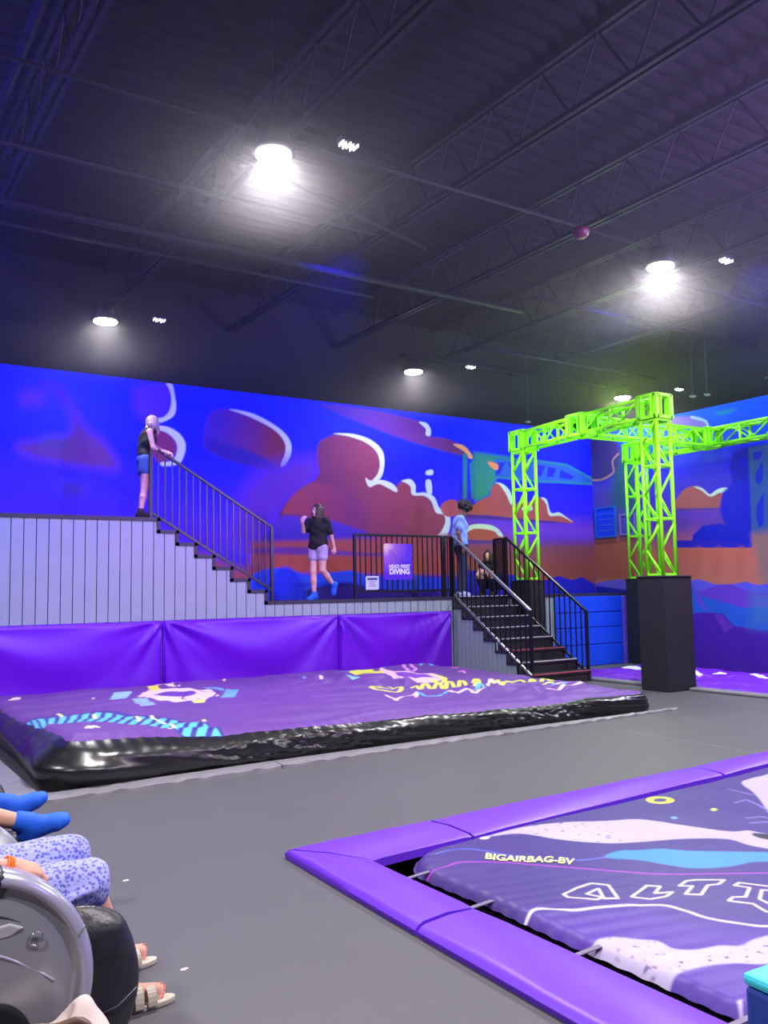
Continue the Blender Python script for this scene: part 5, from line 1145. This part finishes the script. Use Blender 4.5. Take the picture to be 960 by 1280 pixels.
cr = nt.nodes.new('ShaderNodeValToRGB'); nt.links.new(ml.outputs[0], cr.inputs[0]); cr.color_ramp.elements[0].position = .78; cr.color_ramp.elements[0].color = (*lin((84, 88, 188)), 1); cr.color_ramp.elements[1].position = .98; cr.color_ramp.elements[1].color = (*lin((158, 162, 226)), 1)
nt.links.new(cr.outputs[0], nt.nodes['Principled BSDF'].inputs['Base Color'])
g, T = frame(W.J)
DP = [('e', g['chest'], (.125, .17, .18), T), ('e', g['waist'], (.12, .15, .17), T), ('e', g['pel'], (.14, .19, .14), T), ('c', g['hpR'], g['knR'] + (.0, -.01, .01), .115, .088), ('c', g['hpL'], g['knL'] + (0, .0, .02), .120, .092), ('c', (.45, 0, .54), (.82, -.03, .51), .10, .075),
      ('c', g['knR'] + (-.02, -.04, -.01), g['knR'] + (-.10, -.075, -.07), .06, .035), ('c', (.62, -.22, .52), (.76, -.24, .45), .07, .04), ('c', g['neck'] - (0, 0, .06), g['shL'], .06, .06), ('c', g['neck'] - (0, 0, .06), g['shR'], .06, .06), ('c', g['shR'], (.09, -.22, .91), .062, .06), ('c', g['shL'], (.08, .21, .90), .062, .06)]
def ddisp(V):
    x, y, z = V[:, 0], V[:, 1], V[:, 2]; m_ = np.clip((x - .4) * 3, 0, 1)
    crease = np.exp(-((z - (.53 + .10 * (x - .75) / .2 * .6)) / .018) ** 2) * np.exp(-((x - .78) / .09) ** 2) * (y < -.15)
    n_ = .010 * wnoise(x * 1.2 + z * 2, y * 2 + z, 14, 61) * m_; V = V.copy(); V[:, 2] += n_ + .010 * crease; V[:, 1] += n_ * .8 - .022 * crease; return V
W.add('dress', DP, mD, k=.05, clip=[lambda X, Y, Z: X - (.925 + .10 * (Z - .5)) + 0 * Y], disp=ddisp)
# wristband, hair, sandals
wr = g['wrR']; d = nrm(g['haR']); a_ = nrm(np.cross(d, (0, 0, 1))); b_ = np.cross(d, a_)
build('wristband', MB().tube([tuple(wr - d * .012 + (a_ * math.cos(t_) * 1.05 + b_ * math.sin(t_)) * .029) for t_ in np.linspace(0, 6.283, 29)], .0035, 6, cap=False).tube([tuple(wr - d * .004 + (a_ * math.cos(t_) * 1.05 + b_ * math.sin(t_)) * .0285) for t_ in np.linspace(0, 6.283, 29)], .0035, 6, cap=False).tube([tuple(wr - d * .02 + (a_ * math.cos(t_) * 1.05 + b_ * math.sin(t_)) * .0295) for t_ in np.linspace(0, 6.283, 29)], .0035, 6, cap=False), mat('wristband_orange', (255, 120, 20), .5), W.t, smooth=True)
W.long_hair(h_brown, .3)
m_sand = mat('sandal_beige', (205, 195, 180), .6, noise=.05); m_nail = mat('nail_coral', (235, 105, 100), .35)
for q in 'RL':
    a = g['an' + q]; t_ = nrm(g['to' + q]); lt = np.array((-t_[1], t_[0], 0)); so = []
    for ang in np.linspace(0, 2 * math.pi, 30)[:-1]:
        so.append(a[:2] + t_[:2] * (.06 + .135 * math.cos(ang)) + lt[:2] * math.sin(ang) * (.040 + .008 * math.cos(ang)))
    z0 = -.0
    so_o = build('sandal', MB().prism([(p[0], p[1]) for p in so], 'z', .0, .020), m_sand, W.t, bevel=.004)
    for off, wd in ((.045, .034), (.095, .034)):
        mb = MB(); c_ = a + t_ * off; pts = [(c_[0] + lt[0] * math.cos(s_) * .044, c_[1] + lt[1] * math.cos(s_) * .044, .015 + (.075 - off * .22) * math.sin(s_)) for s_ in np.linspace(0, math.pi, 12)]
        for p0_, p1_ in zip(pts[:-1], pts[1:]): mb.beam(p0_, p1_, .007, wd, up=tuple(t_))
        build('sandal_strap', mb, m_sand, so_o)
    mb = MB(); build('heel_strap', mb.tube([tuple(a + lt * .036 + (0, 0, -.06)), tuple(a + lt * .036 - t_ * .04 + (0, 0, -.02)), tuple(a - t_ * .062 + (0, 0, -.005)), tuple(a - lt * .036 - t_ * .04 + (0, 0, -.02)), tuple(a - lt * .036 + (0, 0, -.06))], .006, 6), m_sand, so_o, smooth=True)
    for k in range(5):
        sn = nrm(a - g['kn' + q]); dn = nrm(sn - t_ * sn.dot(t_)); l2 = np.cross(dn, t_); tip = a + dn * .068 + t_ * (.165 - abs(k - 1) * .008) + l2 * (k - 2) * .017
        build('toenail', MB().lathe([(.0045, 0), (.006, .002), (.003, .0035)], tuple(tip + t_ * .003 - dn * .0085), 8), m_nail, W.body)
# person with blue socks in the second chair
S2 = Human('reclining person with bare shins and bright blue socks, feet up, at the left edge', (0, 4.98, 0), 1.7, (1, 0, 0),
    dict(pel=(.22, 0, .56), waist=(.10, 0, .62), chest=(-.05, 0, .76), neck=(-.17, 0, .92), head=(-.20, 0, 1.08), face=(1, 0, .1), shL=(-.14, .17, .88), shR=(-.14, -.17, .88), elL=(.05, .30, .74), elR=(.05, -.30, .74), wrL=(.28, .26, .70), wrR=(.28, -.26, .70), haL=(1, 0, 0), haR=(1, 0, 0), pnL=(0, 0, -1), pnR=(0, 0, -1),
         hpL=(.24, .10, .53), hpR=(.24, -.10, .53), knL=(.62, .20, .58), knR=(.62, -.13, .55), anL=(.97, .235, .455), anR=(1.00, -.115, .425), toL=(.85, .1, .42), toR=(.9, -.12, .32)), sk3, vox=.008)
S2.shirt(c_tee, hem=.1, sleeve=.6); S2.pants(c_jean, .8); S2.shoes(c_sock, 'sock', inf=.006, high=.05); S2.long_hair(h_brown, .1)
# beige bag in front of the near chair
m_bagc = mat('beige_cloth', (214, 196, 190), .8, noise=.06, bump=.2, bscale=30); m_strap = mat('brown_strap', (96, 70, 62), .4)
BP = [('b', (0, 0, .15), (.17, .08, .15), None, .05), ('e', (.085, .0, .24), (.07, .06, .115)), ('c', (.07, .01, .30), (.10, .01, .345), .03, .008), ('-e', (-.06, 0, .34), (.12, .05, .06))]
bt = sdf_obj('tote_bag', BP, .008, m_bagc, None, .04, disp=lambda V: V + .008 * wnoise(V[:, 0], V[:, 2], 22, 71)[:, None] * np.array([.3, 1, .2])); bt.location = (.645, 2.80, .0); bt.scale = (1, 1, 1.06); tag(bt, 'beige cloth bag with brown strap slumped at the lower left corner', 'bag')
pts = catmull(np.array([(-.16, -.03, .30), (-.08, -.05, .335), (.0, -.06, .325), (.06, -.07, .33), (.09, -.085, .30), (.08, -.09, .22), (.10, -.09, .12)]), 6, False)
build('strap', MB().tube(pts.tolist(), .013, 8), m_strap, bt, smooth=True)
# cyan and blue foam block, lower right corner
fb0 = empty('foam_block', (2.345, 1.685, 0)); 
c0 = np.array(onz(926, 1214, .504)); d1 = nrm((1, -.07, 0)); d2 = nrm((-.07, -1, 0)); fb0.location = (c0[0], c0[1], .064)
def blk(z0, z1, s, ins=.0): return [tuple(d1 * (ins + (s - 2 * ins) * i) + d2 * (ins + (s - 2 * ins) * j) + (0, 0, z)) for z in (z0, z1) for j in (0, 1) for i in (0, 1)]
tag(fb0, 'foam block with cyan top and dark blue sides at the lower right corner', 'foam block')
QF = [(0, 2, 3, 1), (4, 5, 7, 6), (0, 1, 5, 4), (2, 6, 7, 3), (0, 4, 6, 2), (1, 3, 7, 5)]
build('side_cover', MB().add(blk(.0, .405, .5, .004), QF), mat('foam_blue', (38, 68, 165), .5), fb0, bevel=.015)
build('top_cover', MB().add(blk(.405, .44, .5), QF), mat('foam_cyan', (70, 215, 240), .45), fb0, bevel=.014)
# scraps on the floor
for i, (px, py) in enumerate(((157, 1101), (230, 1212))):
    p = onz(px, py, 0); o = build('paper_scrap', MB().prism([(-.018, -.006), (.0, -.012), (.02, -.002), (.012, .010), (-.010, .008)], 'z', .0005, .003), m_white); o.location = (p[0], p[1], 0); tag(o, ('tiny white paper scrap on the floor right of the floral dress', 'tiny white paper scrap on the floor above the beige sandal')[i], 'paper scrap')
# ------------------------------------------------------------------ thin haze layer, added to imitate lens glow and lift the roof
mh = bpy.data.materials.new('haze'); mh.use_nodes = True; nt = mh.node_tree; nt.nodes.clear()
ou = nt.nodes.new('ShaderNodeOutputMaterial'); vs = nt.nodes.new('ShaderNodeVolumeScatter'); vs.inputs['Density'].default_value = .020; vs.inputs['Anisotropy'].default_value = .35
vs.inputs['Color'].default_value = (.95, .93, 1, 1); nt.links.new(vs.outputs[0], ou.inputs['Volume'])
hzb = build('haze', MB().box(XL + .02, XR - .02, YF + .02, YB - .02, 4.75, ZC - .01), mh); hzb['kind'] = 'stuff'; hzb['label'] = 'thin haze in the air of the dark hall'
